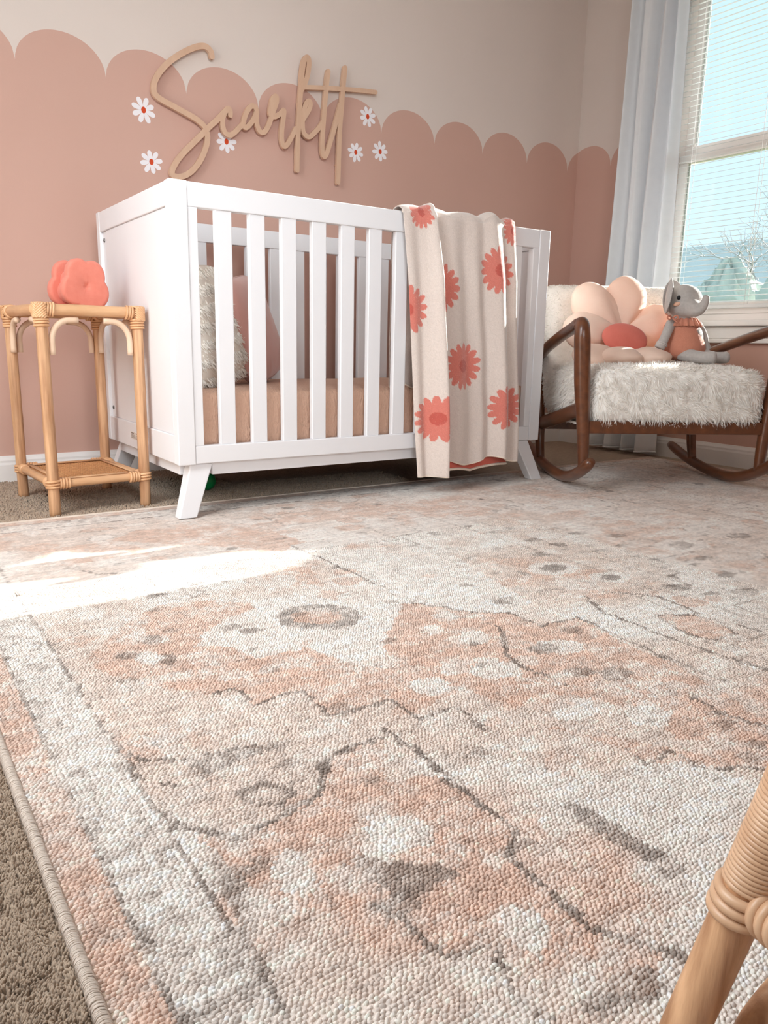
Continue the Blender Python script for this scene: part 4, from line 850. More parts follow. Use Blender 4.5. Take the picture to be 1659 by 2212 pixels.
# ------------------------------------------------------------------ blanket over the front rail
def blanket():
    bl = empty('knit_blanket', (0.98, -0.02, 0.06), 0, 'cream knitted blanket with coral daisies draped over the crib rail', 'blanket')
    org = np.array([0.98, -0.02, 0.06])
    cream = np.array(srgb(224, 211, 203)[:3]); cor = np.array(srgb(216, 126, 112)[:3]); dk = np.array(srgb(196, 92, 80)[:3])
    # cross-section across the front: the left fold lies over the wider right panel
    K = np.array([(0.000, 0.0, -0.016), (0.03, 0.020, -0.024), (0.07, 0.050, -0.018), (0.12, 0.085, -0.034), (0.155, 0.112, -0.060), (0.175, 0.124, -0.060), (0.19, 0.121, -0.038), (0.205, 0.112, -0.018),
                  (0.25, 0.150, -0.014), (0.30, 0.190, -0.028), (0.345, 0.232, -0.016), (0.40, 0.280, -0.034), (0.44, 0.312, -0.022), (0.49, 0.350, -0.044), (0.515, 0.370, -0.054), (0.55, 0.392, -0.040), (0.58, 0.413, -0.022), (0.62, 0.432, -0.030), (0.645, 0.448, -0.038), (0.685, 0.464, -0.024), (0.70, 0.468, -0.012)])
    nu = 250; s = np.linspace(0, 0.70, nu); kx = np.interp(s, K[:, 0], K[:, 1]); ky = np.interp(s, K[:, 0], K[:, 2])
    ker = np.hanning(19); ker /= ker.sum()
    def sm(a): return np.convolve(np.pad(a, 9, 'edge'), ker, 'valid')
    kx, ky = sm(kx), sm(ky)
    zt, zb = CT+0.004, 0.066
    # v runs from the inside hem up, over the rail, down to the outside hem
    inside = np.linspace(0.355, zt-0.012, 60); over = np.linspace(0, math.pi, 26); out = np.linspace(zt-0.012, zb, 250)
    rows = []; zrow = []
    for z in inside: rows.append((0.043, z, 0.3, 0))
    for a in over: rows.append((0.016+0.027*math.cos(a), zt-0.012+0.019*math.sin(a), 0.3+0.25*a/math.pi, 0))
    for z in out: rows.append((-0.011, z, 1.0, 1))
    P = np.empty((len(rows), nu, 3)); C = np.empty((len(rows), nu, 3)); front = np.zeros(len(rows), bool)
    for i, (y, z, amp, fr) in enumerate(rows):
        h = np.clip((z-zb)/(zt-zb), 0, 1)
        x0 = 0.722+0.072*(1-h) if fr else 0.722+0.0*(1-h)
        wid = (1.190-0.722)*h+(1.232-0.794)*(1-h) if fr else 0.47
        xx = x0+kx/0.468*wid-(0.024*(1-h)*np.clip(s/0.12, 0, 1)*np.clip((0.32-s)/0.12, 0, 1) if fr else 0.0)
        if fr:
            a_ = 0.55+1.05*min(1.0, (zt-z)/0.20); lo = 0.004*np.sin(xx*23+z*9)*(1-h)
            sft = np.clip(s+(0.030*(fnoise(s*7, np.full(nu, z*4.5), 5, 2)-0.5))*np.clip((s-0.2)/0.05, 0, 1)*np.clip((0.5-s)/0.05, 0, 1), 0, 0.7); kyz = np.interp(sft, s, ky)
            yy = y+0.005+kyz*a_*(0.8+0.35*np.sin(z*5+1)*0.4)+lo*1.4
            zz = np.full(nu, z); lift = np.clip((s-0.185)/0.03, 0, 1)*0.040*(1-h)**1+0.012*np.sin(xx*30)*(1-h)*np.clip((s-0.185)/0.03, 0, 1)
            zz = zz+lift
        else:
            yy = y-(ky+0.02)*0.55*amp*(1 if y > 0.02 else -0.4); zz = np.full(nu, z)+(0.008*np.abs(np.sin(s*21))*(1 if i >= 60 else 0))+(np.where(i >= 60, 0.012*np.clip(-ky-0.03, 0, 1)/0.02, 0.0))
            if i < 60: zz = z+(0.012*np.sin(s*25))*(1-(z-0.355)/(zt-0.355))
        P[i] = np.stack([xx, yy, zz], -1); front[i] = fr
    C[:] = cream
    X, Z = P[..., 0], P[..., 2]
    for j, (cx, cz) in enumerate(BL):
        R = 0.078 if j not in (6, 7) else 0.05
        dx, dz = X-cx, Z-cz; r = np.hypot(dx*1.12, dz); th = np.arctan2(dz, dx*1.12)
        pet = 0.66+0.34*np.abs(np.cos(th*7.5+j))**0.7+0.08*(vnoise(th*3+5, th*0+j, 3)-0.5)
        ok = (P[..., 1] < 0.02) & ((s[None, :] > 0.187) if j == 3 else (s[None, :] > -1)); m = (r < R*pet) & ok; C[m] = cor
        m = (r < R*0.27) & ok; C[m] = dk
    C = C*(1+0.03*rng.normal(size=C.shape[:2]))[..., None]
    ids = np.arange(P.shape[0]*nu).reshape(P.shape[0], nu); Q = np.stack([ids[:-1, :-1], ids[1:, :-1], ids[1:, 1:], ids[:-1, 1:]], -1).reshape(-1, 4)
    me = mesh_np('knit', P.reshape(-1, 3)-org, Q); set_col(me, C.reshape(-1, 3))
    o = obj('knit', me, M['blanket'], bl); sd_ = o.modifiers.new('thickness', 'SOLIDIFY'); sd_.thickness = 0.003; sd_.offset = 1
    tube('hem', P[-1]-org, 0.0035, M['hem'], bl, 6); 
    tube('hem', P[0]-org, 0.003, M['hem'], bl, 6)
    # fine fuzz catching the light
    sel = rng.choice(np.flatnonzero(np.repeat(front, nu)), 16000); Pf = P.reshape(-1, 3)[sel]
    top = rng.choice(np.arange(60*nu, 100*nu), 5000); Pt = P.reshape(-1, 3)[top]
    Nf = np.zeros_like(Pf); Nf[:, 1] = -1
    gx = np.gradient(P, axis=1).reshape(-1, 3)
    def nrm(ix):
        g_ = gx[ix]; n_ = np.stack([g_[:, 1], -g_[:, 0], np.zeros(len(ix))], 1); return n_/(np.linalg.norm(n_, axis=1)[:, None]+1e-9)
    Nf = nrm(sel); Nt = np.zeros_like(Pt); Nt[:, 2] = 1
    blades('fuzz', np.concatenate([Pf, Pt])-org, np.concatenate([Nf, Nt])+rng.normal(size=(21000, 3))*0.6, 0.006, 0.0005, M['hem'], bl)
    # the reverse side of the lower layer, hanging behind the right panel
    n2 = 120; xs = np.linspace(0.865, 1.205, n2); z1, z2 = 0.30, 0.0
    zz = np.linspace(0, 1, 24); P2 = np.empty((24, n2, 3))
    t_ = (xs-xs[0])/(xs[-1]-xs[0]); bot = 0.068+0.010*np.abs(np.sin(t_*math.pi*2.0))*1.2+0.012*t_**6
    for i, q in enumerate(zz):
        z = 0.30*(1-q)+bot*q; P2[i] = np.stack([xs, -0.012-0.004*q-0.014*q*np.sin(t_*math.pi*2)**2, z], -1)
    ids = np.arange(24*n2).reshape(24, n2); Q = np.stack([ids[:-1, :-1], ids[1:, :-1], ids[1:, 1:], ids[:-1, 1:]], -1).reshape(-1, 4)
    o = obj('reverse_layer', mesh_np('reverse_layer', P2.reshape(-1, 3)-org, Q), M['lining'], bl); sd_ = o.modifiers.new('thickness', 'SOLIDIFY'); sd_.thickness = 0.003
    o['label'] = 'coral reverse side of the knit'
    tube('hem', P2[-1]-org, 0.0045, M['hem'], bl, 6)
blanket()

# ------------------------------------------------------------------ rattan side table
tb = empty('rattan_side_table', (-0.168, 0.391, 0), math.radians(4.2), 'honey rattan side table with woven lower shelf beside the crib', 'side table')
HX, HY, TZ, SZ = 0.130, 0.168, 0.566, 0.094
corners = [(-HX, -HY), (HX, -HY), (HX, HY), (-HX, HY)]
for x, y in corners:
    zz = np.linspace(0.001, TZ+0.004, 40); rr = 0.0155+0.0009*np.exp(-((zz-0.30-0.05*np.sign(x))/0.012)**2)
    lg = tube('leg', [(x, y, z) for z in zz], rr, M['rattan'], tb, 16)
for i in range(4):
    (x0, y0), (x1, y1) = corners[i], corners[(i+1) % 4]
    d = np.array([x1-x0, y1-y0, 0.0]); d /= np.linalg.norm(d)
    a = np.array([x0, y0, TZ]); b = np.array([x1, y1, TZ])
    tube('top_rail', smooth_path([a, (a+b)/2, b], 12), 0.0155, M['rattan_h'], tb, 14)
    a = np.array([x0, y0, SZ])+d*0.012; b = np.array([x1, y1, SZ])-d*0.012
    tube('shelf_rail', smooth_path([a, (a+b)/2, b], 12), 0.0115, M['rattan_h'], tb, 12)
    # split-cane arch braces in the two upper corners of each side
    inw = np.array([d[1], -d[0], 0])
    for c0, dd in (((x0, y0), d), ((x1, y1), -d)):
        c = np.array([*c0, 0.0]); P = []
        for t in np.linspace(0, 1, 4): P.append(c+dd*0.0235+np.array([0, 0, 0.447+t*0.035]))
        for t in np.linspace(0.15, 1, 9):
            A = t*math.pi/2; P.append(c+dd*(0.0235+0.050*(1-math.cos(A)))+np.array([0, 0, 0.484+0.056*math.sin(A)]))
        for t in (0.5, 1.0): P.append(c+dd*(0.0735+0.022*t)+np.array([0, 0, 0.5405]))
        tube('arch_brace', P, 0.0085, M['rattan_pale'], tb, 10)
# woven shelf and top: over-and-under cane strips
def woven(name, z, hx, hy, n, m, w):
    mb = MB()
    for i in range(n):
        x = -hx+(i+0.5)*2*hx/n; ys = np.linspace(-hy, hy, m*2+1)
        P = [(x, y, z+0.0012*math.sin(math.pi*(k*0.5)+math.pi*i)) for k, y in enumerate(ys)]
        mb.add(*tube_data(P, w/2, 4, flat=(0.22, 1.0), up=(0, 0, 1)))
    for j in range(m):
        y = -hy+(j+0.5)*2*hy/m; xs = np.linspace(-hx, hx, n*2+1)
        P = [(x, y, z-0.0012*math.sin(math.pi*(k*0.5)+math.pi*j)) for k, x in enumerate(xs)]
        mb.add(*tube_data(P, w/2, 4, flat=(0.22, 1.0), up=(0, 0, 1)))
    o = mb.build(name, M['weave'], tb); o['kind'] = 'stuff'; return o
woven('woven_shelf', SZ+0.006, HX-0.012, HY-0.012, 24, 30, 0.0085)
woven('woven_top', TZ+0.008, HX-0.014, HY-0.014, 20, 26, 0.0085)
for sx in (-1, 1):
    tube('shelf_lath', [(sx*(HX-0.020), -HY+0.02, SZ+0.011), (sx*(HX-0.020), HY-0.02, SZ+0.011)], 0.006, M['rattan_h'], tb, 8, flat=(0.5, 1.2), up=(0, 0, 1))
for sy in (-1, 1):
    tube('shelf_lath', [(-HX+0.02, sy*(HY-0.020), SZ+0.011), (HX-0.02, sy*(HY-0.020), SZ+0.011)], 0.006, M['rattan_h'], tb, 8, flat=(0.5, 1.2), up=(0, 0, 1))
for x, y in corners:
    mb = MB(); sx, sy = (1 if x < 0 else -1), (1 if y < 0 else -1)
    for k in range(4): mb.add(*ring_data((x, y, TZ-0.020-k*0.0075), (0, 0, 1), 0.0172, 0.0036, 18, 6, 0.001))
    for k in range(3):
        mb.add(*ring_data((x+sx*(0.016+k*0.0072), y, TZ-0.0005), (1, 0, 0), 0.0172, 0.0034, 18, 6, 0.003))
        mb.add(*ring_data((x, y+sy*(0.016+k*0.0072), TZ-0.0005), (0, 1, 0), 0.0172, 0.0034, 18, 6, 0.003))
    # plaited cap over the corner
    cap = np.array([x-sx*0.001, y-sy*0.001, TZ])
    for k in range(-6, 3):
        P = []
        for t in np.linspace(-1, 1, 25):
            # chevron strands over the outer corner
            ang = math.atan2(-sy, -sx)+t*1.35
            P.append(cap+np.array([math.cos(ang)*0.0188, math.sin(ang)*0.0188, k*0.0066+abs(t)*0.024-0.002]))
        P = [p for p in P if TZ-0.022 < p[2] < TZ+0.0165]
        if len(P) > 3: 
            h_ = len(P)//2
            mb.add(*tube_data(P, 0.0036, 6))
    for k in range(5): mb.add(*ring_data((x, y, TZ+0.0165-abs(k-2)*0.0004), (0, 0, 1), 0.0025+0.0034*k, 0.0026, 16, 6, 0.0))
    mb.build('corner_binding', M['binding'], tb)
    mb = MB()
    for k in range(3): mb.add(*ring_data((x, y, SZ-0.008+k*0.008), (0, 0, 1), 0.0172, 0.0040, 18, 6, 0.0012))
    for k in range(4):
        mb.add(*ring_data((x+sx*(0.019+k*0.0078), y, SZ), (1, 0, 0), 0.0130, 0.0038, 16, 6, 0.001))
        mb.add(*ring_data((x, y+sy*(0.019+k*0.0078), SZ), (0, 1, 0), 0.0130, 0.0038, 16, 6, 0.001))
    mb.build('shelf_binding', M['binding'], tb)

# ------------------------------------------------------------------ flower vase on the table
def flower_outline(R0, d, angs, zcut, n=120):
    out = []
    for t in np.linspace(0, 2*math.pi, n, endpoint=False):
        e = np.array([math.cos(t), math.sin(t)]); best = 0.0
        for a in angs:
            low = abs(a+math.radians(94)) < 0.1; d_ = 0.027 if low else d; R_ = 0.035 if low else R0
            c = np.array([math.cos(a), math.sin(a)])*d_; b = e@c; q = b*b-(c@c-R_*R_)
            if q > 0: best = max(best, b+math.sqrt(q))
        p = e*best; p[1] = max(p[1], zcut); out.append(p)
    return np.array(out)
def flower_slab(name, y0, y1, sc, mat_, parent, zc, dimple=False, bev=0.006):
    ol = flower_outline(0.0405, 0.0375, [math.radians(a) for a in (122, 50, -22, -94, -166)], -0.056)*sc*np.array([0.98, 1.15])
    V = []; F = []; n = len(ol); rings = []
    prof = [(y0, -bev), (y0+bev*0.35, -bev*0.3), (y0+bev, 0), (y1-bev, 0), (y1-bev*0.35, -bev*0.3), (y1, -bev)]
    rings.append([(0.0, y0+(0.006 if dimple else 0), 0.0)])
    def ring(f, y, ins): return [(p[0]*f*(1+ins/0.06), y, p[1]*f*(1+ins/0.06)) for p in ol]
    allr = []
    if dimple: allr += [ring(0.06, y0+0.006, 0), ring(0.13, y0+0.002, 0), ring(0.20, y0, 0)]
    allr += [ring(0.6, y0, 0), ring(1.0, y0, -bev*1.35)]+[ring(1.0, y, i) for y, i in prof]+[ring(1.0, y1, -bev*1.35), ring(0.6, y1, 0)]
    V.append((0, y0+(0.007 if dimple else 0), 0))
    for R in allr: V += R
    V.append((0, y1, 0)); k = len(allr)
    for i in range(n): F.append((0, 1+(i+1) % n, 1+i)) if False else F.append((0, 1+i, 1+(i+1) % n))
    for r in range(k-1):
        for i in range(n): a = 1+r*n+i; b = 1+r*n+(i+1) % n; F.append((a, a+n, b+n, b))
    for i in range(n): F.append((len(V)-1, 1+(k-1)*n+(i+1) % n, 1+(k-1)*n+i))
    V = [(x, y, z+zc) for x, y, z in V]
    o = obj(name, mesh_from(name, V, F), mat_, parent)
    bm = bmesh.new(); bm.from_mesh(o.data); bmesh.ops.recalc_face_normals(bm, faces=list(bm.faces)); bm.to_mesh(o.data); bm.free()
    return o
vs_ = empty('flower_vase', (-0.138, 0.398, TZ+0.012), math.radians(11), 'matte coral flower shaped vase on the rattan table', 'vase')
flower_slab('front_flower', -0.048, -0.020, 0.93, M['coral'], vs_, 0.060, True)
flower_slab('back_flower', 0.040, 0.068, 0.93, M['coral'], vs_, 0.060, True)
flower_slab('core', -0.0215, 0.0415, 0.66, M['coral'], vs_, 0.054, False, 0.0025)
box('foot', (-0.042, -0.044, 0.0), (0.042, 0.064, 0.010), M['coral'], vs_, 0.003)

# ------------------------------------------------------------------ script name sign (one cut-out board) and daisies on the wall
def sign():
    mb = MB(); yf, yk = YB-0.028, YB-0.016
    for si, pts in enumerate(SIGN):
        P = smooth_path(np.array(pts), len(pts)*7); w = 0.0098 if si not in (7,) else 0.0082
        if si in (1, 2, 4): w = 0.0092
        T = np.gradient(P, axis=0); T /= np.linalg.norm(T, axis=1)[:, None]+1e-9; N_ = np.stack([-T[:, 1], T[:, 0]], 1)
        Lf = P+N_*w; Rt = P-N_*w
        def cap(c, t, s):
            a0 = math.atan2(t[1], t[0]); return [(c[0]+w*math.cos(a0+s*a), c[1]+w*math.sin(a0+s*a)) for a in np.linspace(-math.pi/2, math.pi/2, 9)[1:-1]]
        dy = -0.00012*si; n = len(P); V = []; F = []
        for yy in (yf+dy, yk-0.00003*si): V += [(p[0], yy-(0.0009*q/n if yy < yk else 0), p[1]) for q, p in enumerate(Lf)]+[(p[0], yy-(0.0009*q/n if yy < yk else 0), p[1]) for q, p in enumerate(Rt)]
        for i in range(n-1):
            F.append((i, n+i, n+i+1, i+1)); F.append((2*n+i, 2*n+i+1, 3*n+i+1, 3*n+i))
            F.append((i, i+1, 2*n+i+1, 2*n+i)); F.append((n+i, 3*n+i, 3*n+i+1, n+i+1))
        mb.add(V, F)
        for c, t, dy in ((P[0], -T[0], dy), (P[-1], T[-1], dy-0.0009)):
            q = [(c[0]+w*math.cos(math.atan2(t[1], t[0])+a), c[1]+w*math.sin(math.atan2(t[1], t[0])+a)) for a in np.linspace(-math.pi/2, math.pi/2, 11)]
            k = len(q); V = [(p[0], yf+dy-0.00001, p[1]) for p in q]+[(p[0], yk, p[1]) for p in q]
            F = [tuple(range(k)), tuple(range(2*k-1, k-1, -1))]+[(i, k+i, k+i+1, i+1) for i in range(k-1)]
            mb.add(V, F)
    e = empty('name_sign', (0.72, YB-0.016, 1.07), 0, 'cut-out birch wood cursive name sign mounted above the crib', 'sign')
    o = mb.build('lettering', M['birch'], e, False); o.location = (-0.72, -(YB-0.016), -1.07)
    bm = bmesh.new(); bm.from_mesh(o.data); bmesh.ops.recalc_face_normals(bm, faces=list(bm.faces)); bm.to_mesh(o.data); bm.free()
    for x, z in ((0.405, 1.272), (0.31, 1.435), (0.826, 1.40), (0.9995, 1.20), (0.945, 1.4866)):
        V, F = tube_data([(x-0.72, 0.001, z-1.07), (x-0.72, 0.0158, z-1.07)], 0.004, 10); obj('standoff', mesh_from('standoff', V, F), M['birch'], e)
sign()
def daisy(x, z, R, n, rot, label):
    e = empty('daisy_decal', (x, YB-0.0006, z), 0, label, 'wall decal', 'daisy decals around the name sign')
    V, F = ellipsoid_data((0, 0, 0), (1, 1, 1), 4, 2)
    A = np.linspace(0, 2*math.pi, 18, endpoint=False)
    for k in range(n):
        a = rot+2*math.pi*k/n; L = R*(0.92+0.12*rng.random()); w = R*0.20
        P = []
        for t in A:
            u = L*0.56+L*0.44*math.cos(t); v = w*math.sin(t)*(0.95+0.35*math.cos(t)); P.append((u*math.cos(a)-v*math.sin(a), u*math.sin(a)+v*math.cos(a)))
        V = [(p[0], -0.0002-0.00003*k, p[1]) for p in P]+[(p[0], 0.0005, p[1]) for p in P]; m = len(P)
        F = [tuple(range(m))]+[(i, m+i, m+(i+1) % m, (i+1) % m) for i in range(m)]
        obj('petal', mesh_from('petal', V, F, False), M['decal_white'], e)
    P = [(R*0.19*math.cos(t), R*0.25*math.sin(t)) for t in A]; m = len(P)
    V = [(p[0], -0.0009, p[1]) for p in P]+[(p[0], 0.0, p[1]) for p in P]
    obj('centre', mesh_from('centre', V, [tuple(range(m))]+[(i, m+i, m+(i+1) % m, (i+1) % m) for i in range(m)], False), M['decal_rust'], e)
for x, z, R, n, ro, lb in [(0.223, 1.276, 0.043, 8, 0.45, 'white daisy decal left of the big S, the upper of two'), (0.243, 1.110, 0.041, 8, 0.2, 'white daisy decal left of the big S, just above the crib corner'),
                       (0.530, 1.220, 0.042, 8, 0.9, 'white daisy decal partly hidden under the sign lettering'), (1.156, 1.410, 0.040, 8, 0.3, 'white daisy decal right of the sign, topmost under the crossbar'),
                       (1.099, 1.265, 0.038, 8, 0.6, 'white daisy decal right of the sign, lower pair, nearer the letters'), (1.221, 1.285, 0.040, 8, 0.1, 'white daisy decal farthest to the right of the sign')]:
    daisy(x, z, R, n, ro, lb)

# ------------------------------------------------------------------ ball under the crib
V, F = ellipsoid_data((0, 0, 0.032), (0.032, 0.032, 0.032), 28, 18)
bo = obj('toy_ball', mesh_from('toy_ball', V, F), M['green']); bo.location = (0.226, 0.385, 0.003)
tag(bo, 'small bright green plastic ball on the carpet under the crib', 'ball')

# ------------------------------------------------------------------ rocking chair
RC = np.array([1.431, -0.062, 0.0]); CA = -math.radians(29)
rk = empty('rocking_chair', tuple(RC), CA, 'walnut rocking chair with shaggy ivory seat and back by the window', 'rocking chair')
WN = M['walnut']
def mir(P, s): return [((p[0] if s else 0.64-p[0]), p[1], p[2]) for p in P]
for s in (True, False):
    # rocker: bent runner
    ys = np.linspace(-0.325, 0.435, 40); P = [(0.0, y, 0.0295+(0.9*y*y if y < 0 else 0.32*y*y)) for y in ys]
    rr = np.full(40, 0.0195); rr[:3] *= (0.75, 0.92, 0.98); rr[-3:] *= (0.98, 0.92, 0.8)
    tube('rocker', mir(P, s), rr, WN, rk, 16, flat=(1.0, 1.05), up=(0, 0, 1))
    P = smooth_path([(0.004, -0.245, 0.085), (0.0, -0.243, 0.16), (-0.008, -0.242, 0.26), (-0.018, -0.243, 0.36), (-0.030, -0.247, 0.50), (-0.033, -0.247, 0.542), (-0.032, -0.236, 0.566), (-0.030, -0.210, 0.572)], 40)
    rr = np.interp(np.linspace(0, 1, 40), [0, 0.2, 0.45, 0.6, 0.85, 1], [0.018, 0.022, 0.029, 0.029, 0.026, 0.022])
    tube('front_leg', mir(P, s), rr, WN, rk, 16, flat=(1.0, 0.92), up=(0, 1, 0))
    P = smooth_path([(-0.032, -0.236, 0.562), (-0.030, -0.205, 0.571), (-0.028, -0.16, 0.562), (-0.024, 0.0, 0.532), (-0.016, 0.18, 0.492), (0.000, 0.34, 0.455)], 40)
    tube('arm', mir(P, s), np.interp(np.linspace(0, 1, 40), [0, 0.15, 0.5, 1], [0.022, 0.0225, 0.0215, 0.019]), WN, rk, 16, flat=(0.85, 1.15), up=(0, 0, 1))
    P = smooth_path([(-0.012, -0.235, 0.292), (-0.004, -0.12, 0.272), (0.0, 0.05, 0.236), (0.002, 0.29, 0.188)], 20)
    tube('side_rail', mir(P, s), 0.027, WN, rk, 12, flat=(1.0, 0.55), up=(0, 0, 1))
    P = smooth_path([(0.0, 0.265, 0.215), (0.0, 0.262, 0.14), (0.0, 0.235, 0.055)], 14)
    tube('rear_leg', mir(P, s), np.linspace(0.021, 0.0165, 14), WN, rk, 14)
    P = smooth_path([(0.004, 0.275, 0.19), (0.004, 0.33, 0.40), (0.006, 0.395, 0.60)], 16)
    tube('back_post', mir(P, s), 0.018, WN, rk, 12)
box('front_rail', (0.012, -0.254, 0.210), (0.628, -0.230, 0.252), WN, rk, 0.003)
box('rear_rail', (0.012, 0.262, 0.17), (0.628, 0.284, 0.21), WN, rk, 0.003)
box('seat_support', (0.014, -0.229, 0.228), (0.626, 0.26, 0.236), M['fur_base'], rk, 0)
def furry(name, V, F, n, L, flow, spread, kind_w=0.0035):
    me = mesh_from(name, V, F); o = obj(name, me, M['fur_base'], rk)
    P, N_ = sample(me, n)
    fl = np.array(flow)[None, :]*(0.9+0.3*rng.random((n, 1)))
    cl = np.stack([fnoise(P[:, 0]*38+P[:, 2]*21, P[:, 1]*38+P[:, 2]*33, 5+k) for k in range(3)], 1)-0.5
    D = N_*0.75+fl+cl*3.2*spread+rng.normal(size=(n, 3))*0.16
    dn = (D*N_).sum(1); D = D+N_*np.clip(0.35-dn, 0, 1)[:, None]
    f = blades('fur', P-N_*0.002, D, L*(0.7+0.6*rng.random(n)), kind_w, M['fur'], o, bend=cl*1.2+np.array([0, 0, -0.35])); return o
V, F = soft_box((0.018, -0.262, 0.245), (0.622, 0.295, 0.425), 0.045, 18, 0.012)
# crowned front edge
V[:, 2] += 0.010*np.clip((V[:, 2]-0.33)/0.09, 0, 1)*np.cos((V[:, 0]-0.32)*4)-0.004
furry('seat_cushion', V, F, 50000, 0.019, (0.0, -0.15, -0.4), 0.6, 0.0024)
V, F = soft_box((0.012, -0.055, 0.0), (0.628, 0.055, 0.500), 0.045, 18)
MB_ = rotm('X', math.radians(-17)); V = V @ MB_.T+np.array([0, 0.265, 0.255])
furry('backrest', V, F, 45000, 0.0095, (0.0, -0.05, -0.2), 0.35, 0.0022)
tagm = box('care_tag', (0.14, 0.10, 0.213), (0.175, 0.105, 0.227), M['cord'], rk, 0)

# ------------------------------------------------------------------ flower cushion on the chair
ROOT = Matrix.Translation(Vector(tuple(RC))) @ Matrix.Rotation(CA, 4, 'Z')
def chairloc(p): return tuple(ROOT @ Vector(p))
fc = empty('flower_cushion', chairloc((0.25, 0.1, 0.43)), CA, 'peach daisy shaped cushion with coral centre on the rocking chair', 'cushion')
fo = np.array([0.25, 0.1, 0.43])
cc = np.array([0.245, 0.085, 0.535])
def petal(base, tip, w, th, nrm_, bulge=0.5):
    base = np.array(base, float); tip = np.array(tip, float); ax = tip-base; L = np.linalg.norm(ax); ax /= L
    nn = np.array(nrm_, float); nn -= ax*nn.dot(ax); nn /= np.linalg.norm(nn); sd_ = np.cross(ax, nn)
    V = []; F = []; nu, nv = 28, 26
    for j in range(nv+1):
        t = j/nv; prof = math.sin(math.pi*min(1, max(0, t))**1.0)**0.55 if 0 < t < 1 else 0.0
        wd = w/2*prof*(0.50+0.62*t); tk = th/2*prof*(0.72+0.36*t)
        for i in range(nu):
            a = 2*math.pi*i/nu
            cs, sn = math.cos(a), math.sin(a); puck = 1+0.16*math.sin(a*6+t*3+tip[0]*40)*max(0.0, 1-t*1.35)**1.2+0.05*math.sin(a*3+t*8+tip[2]*50)+0.05*(float(fnoise(a*1.6+tip[0]*30, t*7, 9))-0.5)
            V.append(base+ax*L*(t*1.0)+sd_*wd*cs*puck+nn*(tk*sn*puck)-fo)
    for j in range(nv):
        for i in range(nu):
            a = j*nu+i; b = j*nu+(i+1) % nu; F.append((a, b, b+nu, a+nu))
    return V, F
for tip, w, th, nv_ in [((0.300, 0.225, 0.765), 0.19, 0.115, (0, -1, 0.35)), ((0.085, 0.185, 0.722), 0.19, 0.125, (0.1, -1, 0.35)), ((0.015, 0.11, 0.570), 0.17, 0.125, (0, -1, 0.3)),
                       ((0.030, -0.03, 0.462), 0.17, 0.095, (0, -0.3, 1)), ((0.165, -0.115, 0.464), 0.18, 0.074, (0, -0.1, 1)), ((0.350, -0.085, 0.464), 0.18, 0.074, (0, -0.1, 1)), ((0.470, 0.13, 0.610), 0.18, 0.11, (0, -1, 0.3))]:
    V, F = petal(cc+np.array([0, 0.03, 0.0]) if tip[2] > 0.5 else np.array([0.230, 0.09, 0.468]), tip, w, th, nv_)
    o = obj('petal', mesh_from('petal', V, F), M['petal'], fc)
    bm = bmesh.new(); bm.from_mesh(o.data); bmesh.ops.remove_doubles(bm, verts=list(bm.verts), dist=1e-5); bmesh.ops.recalc_face_normals(bm, faces=list(bm.faces)); bm.to_mesh(o.data); bm.free()
Vc, Fc = ellipsoid_data((0, 0, 0), (0.086, 0.024, 0.060), 32, 18, rotm('X', math.radians(-25)) @ rotm('Y', math.radians(8)))
Vc = np.array(Vc)+np.array([0.228, 0.035, 0.529])-fo
# slightly polygonal rim like the gathered seam
o = obj('centre', mesh_from('centre', Vc, Fc), M['petal_centre'], fc); o['label'] = 'coral ribbed round centre'

# ------------------------------------------------------------------ toy elephant on the chair
el = empty('toy_elephant', chairloc((0.45, 0.0, 0.45)), CA, 'grey knitted elephant toy in a terracotta romper sitting on the chair', 'soft toy')
eo = np.array([0.45, 0.0, 0.45])
def E(p): return np.array(p, float)-eo
parts = [ellipsoid_data(E((0.428, 0.010, 0.664)), (0.066, 0.062, 0.061), 28, 18), ellipsoid_data(E((0.424, -0.018, 0.648)), (0.047, 0.045, 0.042), 22, 14),
         ellipsoid_data(E((0.446, 0.015, 0.525)), (0.070, 0.060, 0.075), 24, 16), ellipsoid_data(E((0.432, 0.012, 0.597)), (0.042, 0.040, 0.035), 20, 12)]
parts.append(tube_data(smooth_path([E((0.425, -0.020, 0.650)), E((0.436, -0.058, 0.635)), E((0.448, -0.076, 0.635)), E((0.460, -0.083, 0.652)), E((0.464, -0.084, 0.682))], 24), np.interp(np.linspace(0, 1, 24), [0, 0.5, 1], [0.036, 0.021, 0.011]), 16))
parts.append(tube_data(smooth_path([E((0.386, 0.004, 0.590)), E((0.362, -0.022, 0.555)), E((0.345, -0.030, 0.520)), E((0.333, -0.030, 0.496))], 20), np.interp(np.linspace(0, 1, 20), [0, 0.6, 1], [0.018, 0.017, 0.020]), 14))
parts.append(tube_data(smooth_path([E((0.488, 0.02, 0.590)), E((0.512, 0.01, 0.55)), E((0.522, 0.0, 0.51)), E((0.528, -0.005, 0.492))], 20), np.interp(np.linspace(0, 1, 20), [0, 0.6, 1], [0.018, 0.016, 0.018]), 14))
parts.append(tube_data(smooth_path([E((0.420, -0.020, 0.480)), E((0.455, -0.065, 0.470)), E((0.485, -0.095, 0.467)), E((0.512, -0.112, 0.470))], 20), np.interp(np.linspace(0, 1, 20), [0, 0.5, 0.9, 1], [0.026, 0.021, 0.023, 0.014]), 14))
parts.append(tube_data(smooth_path([E((0.480, 0.0, 0.480)), E((0.525, -0.025, 0.470)), E((0.560, -0.045, 0.467)), E((0.590, -0.058, 0.470))], 20), np.interp(np.linspace(0, 1, 20), [0, 0.5, 0.9, 1], [0.026, 0.021, 0.022, 0.013]), 14))
remeshed('body', parts, 0.004, M['grey_knit'], el)
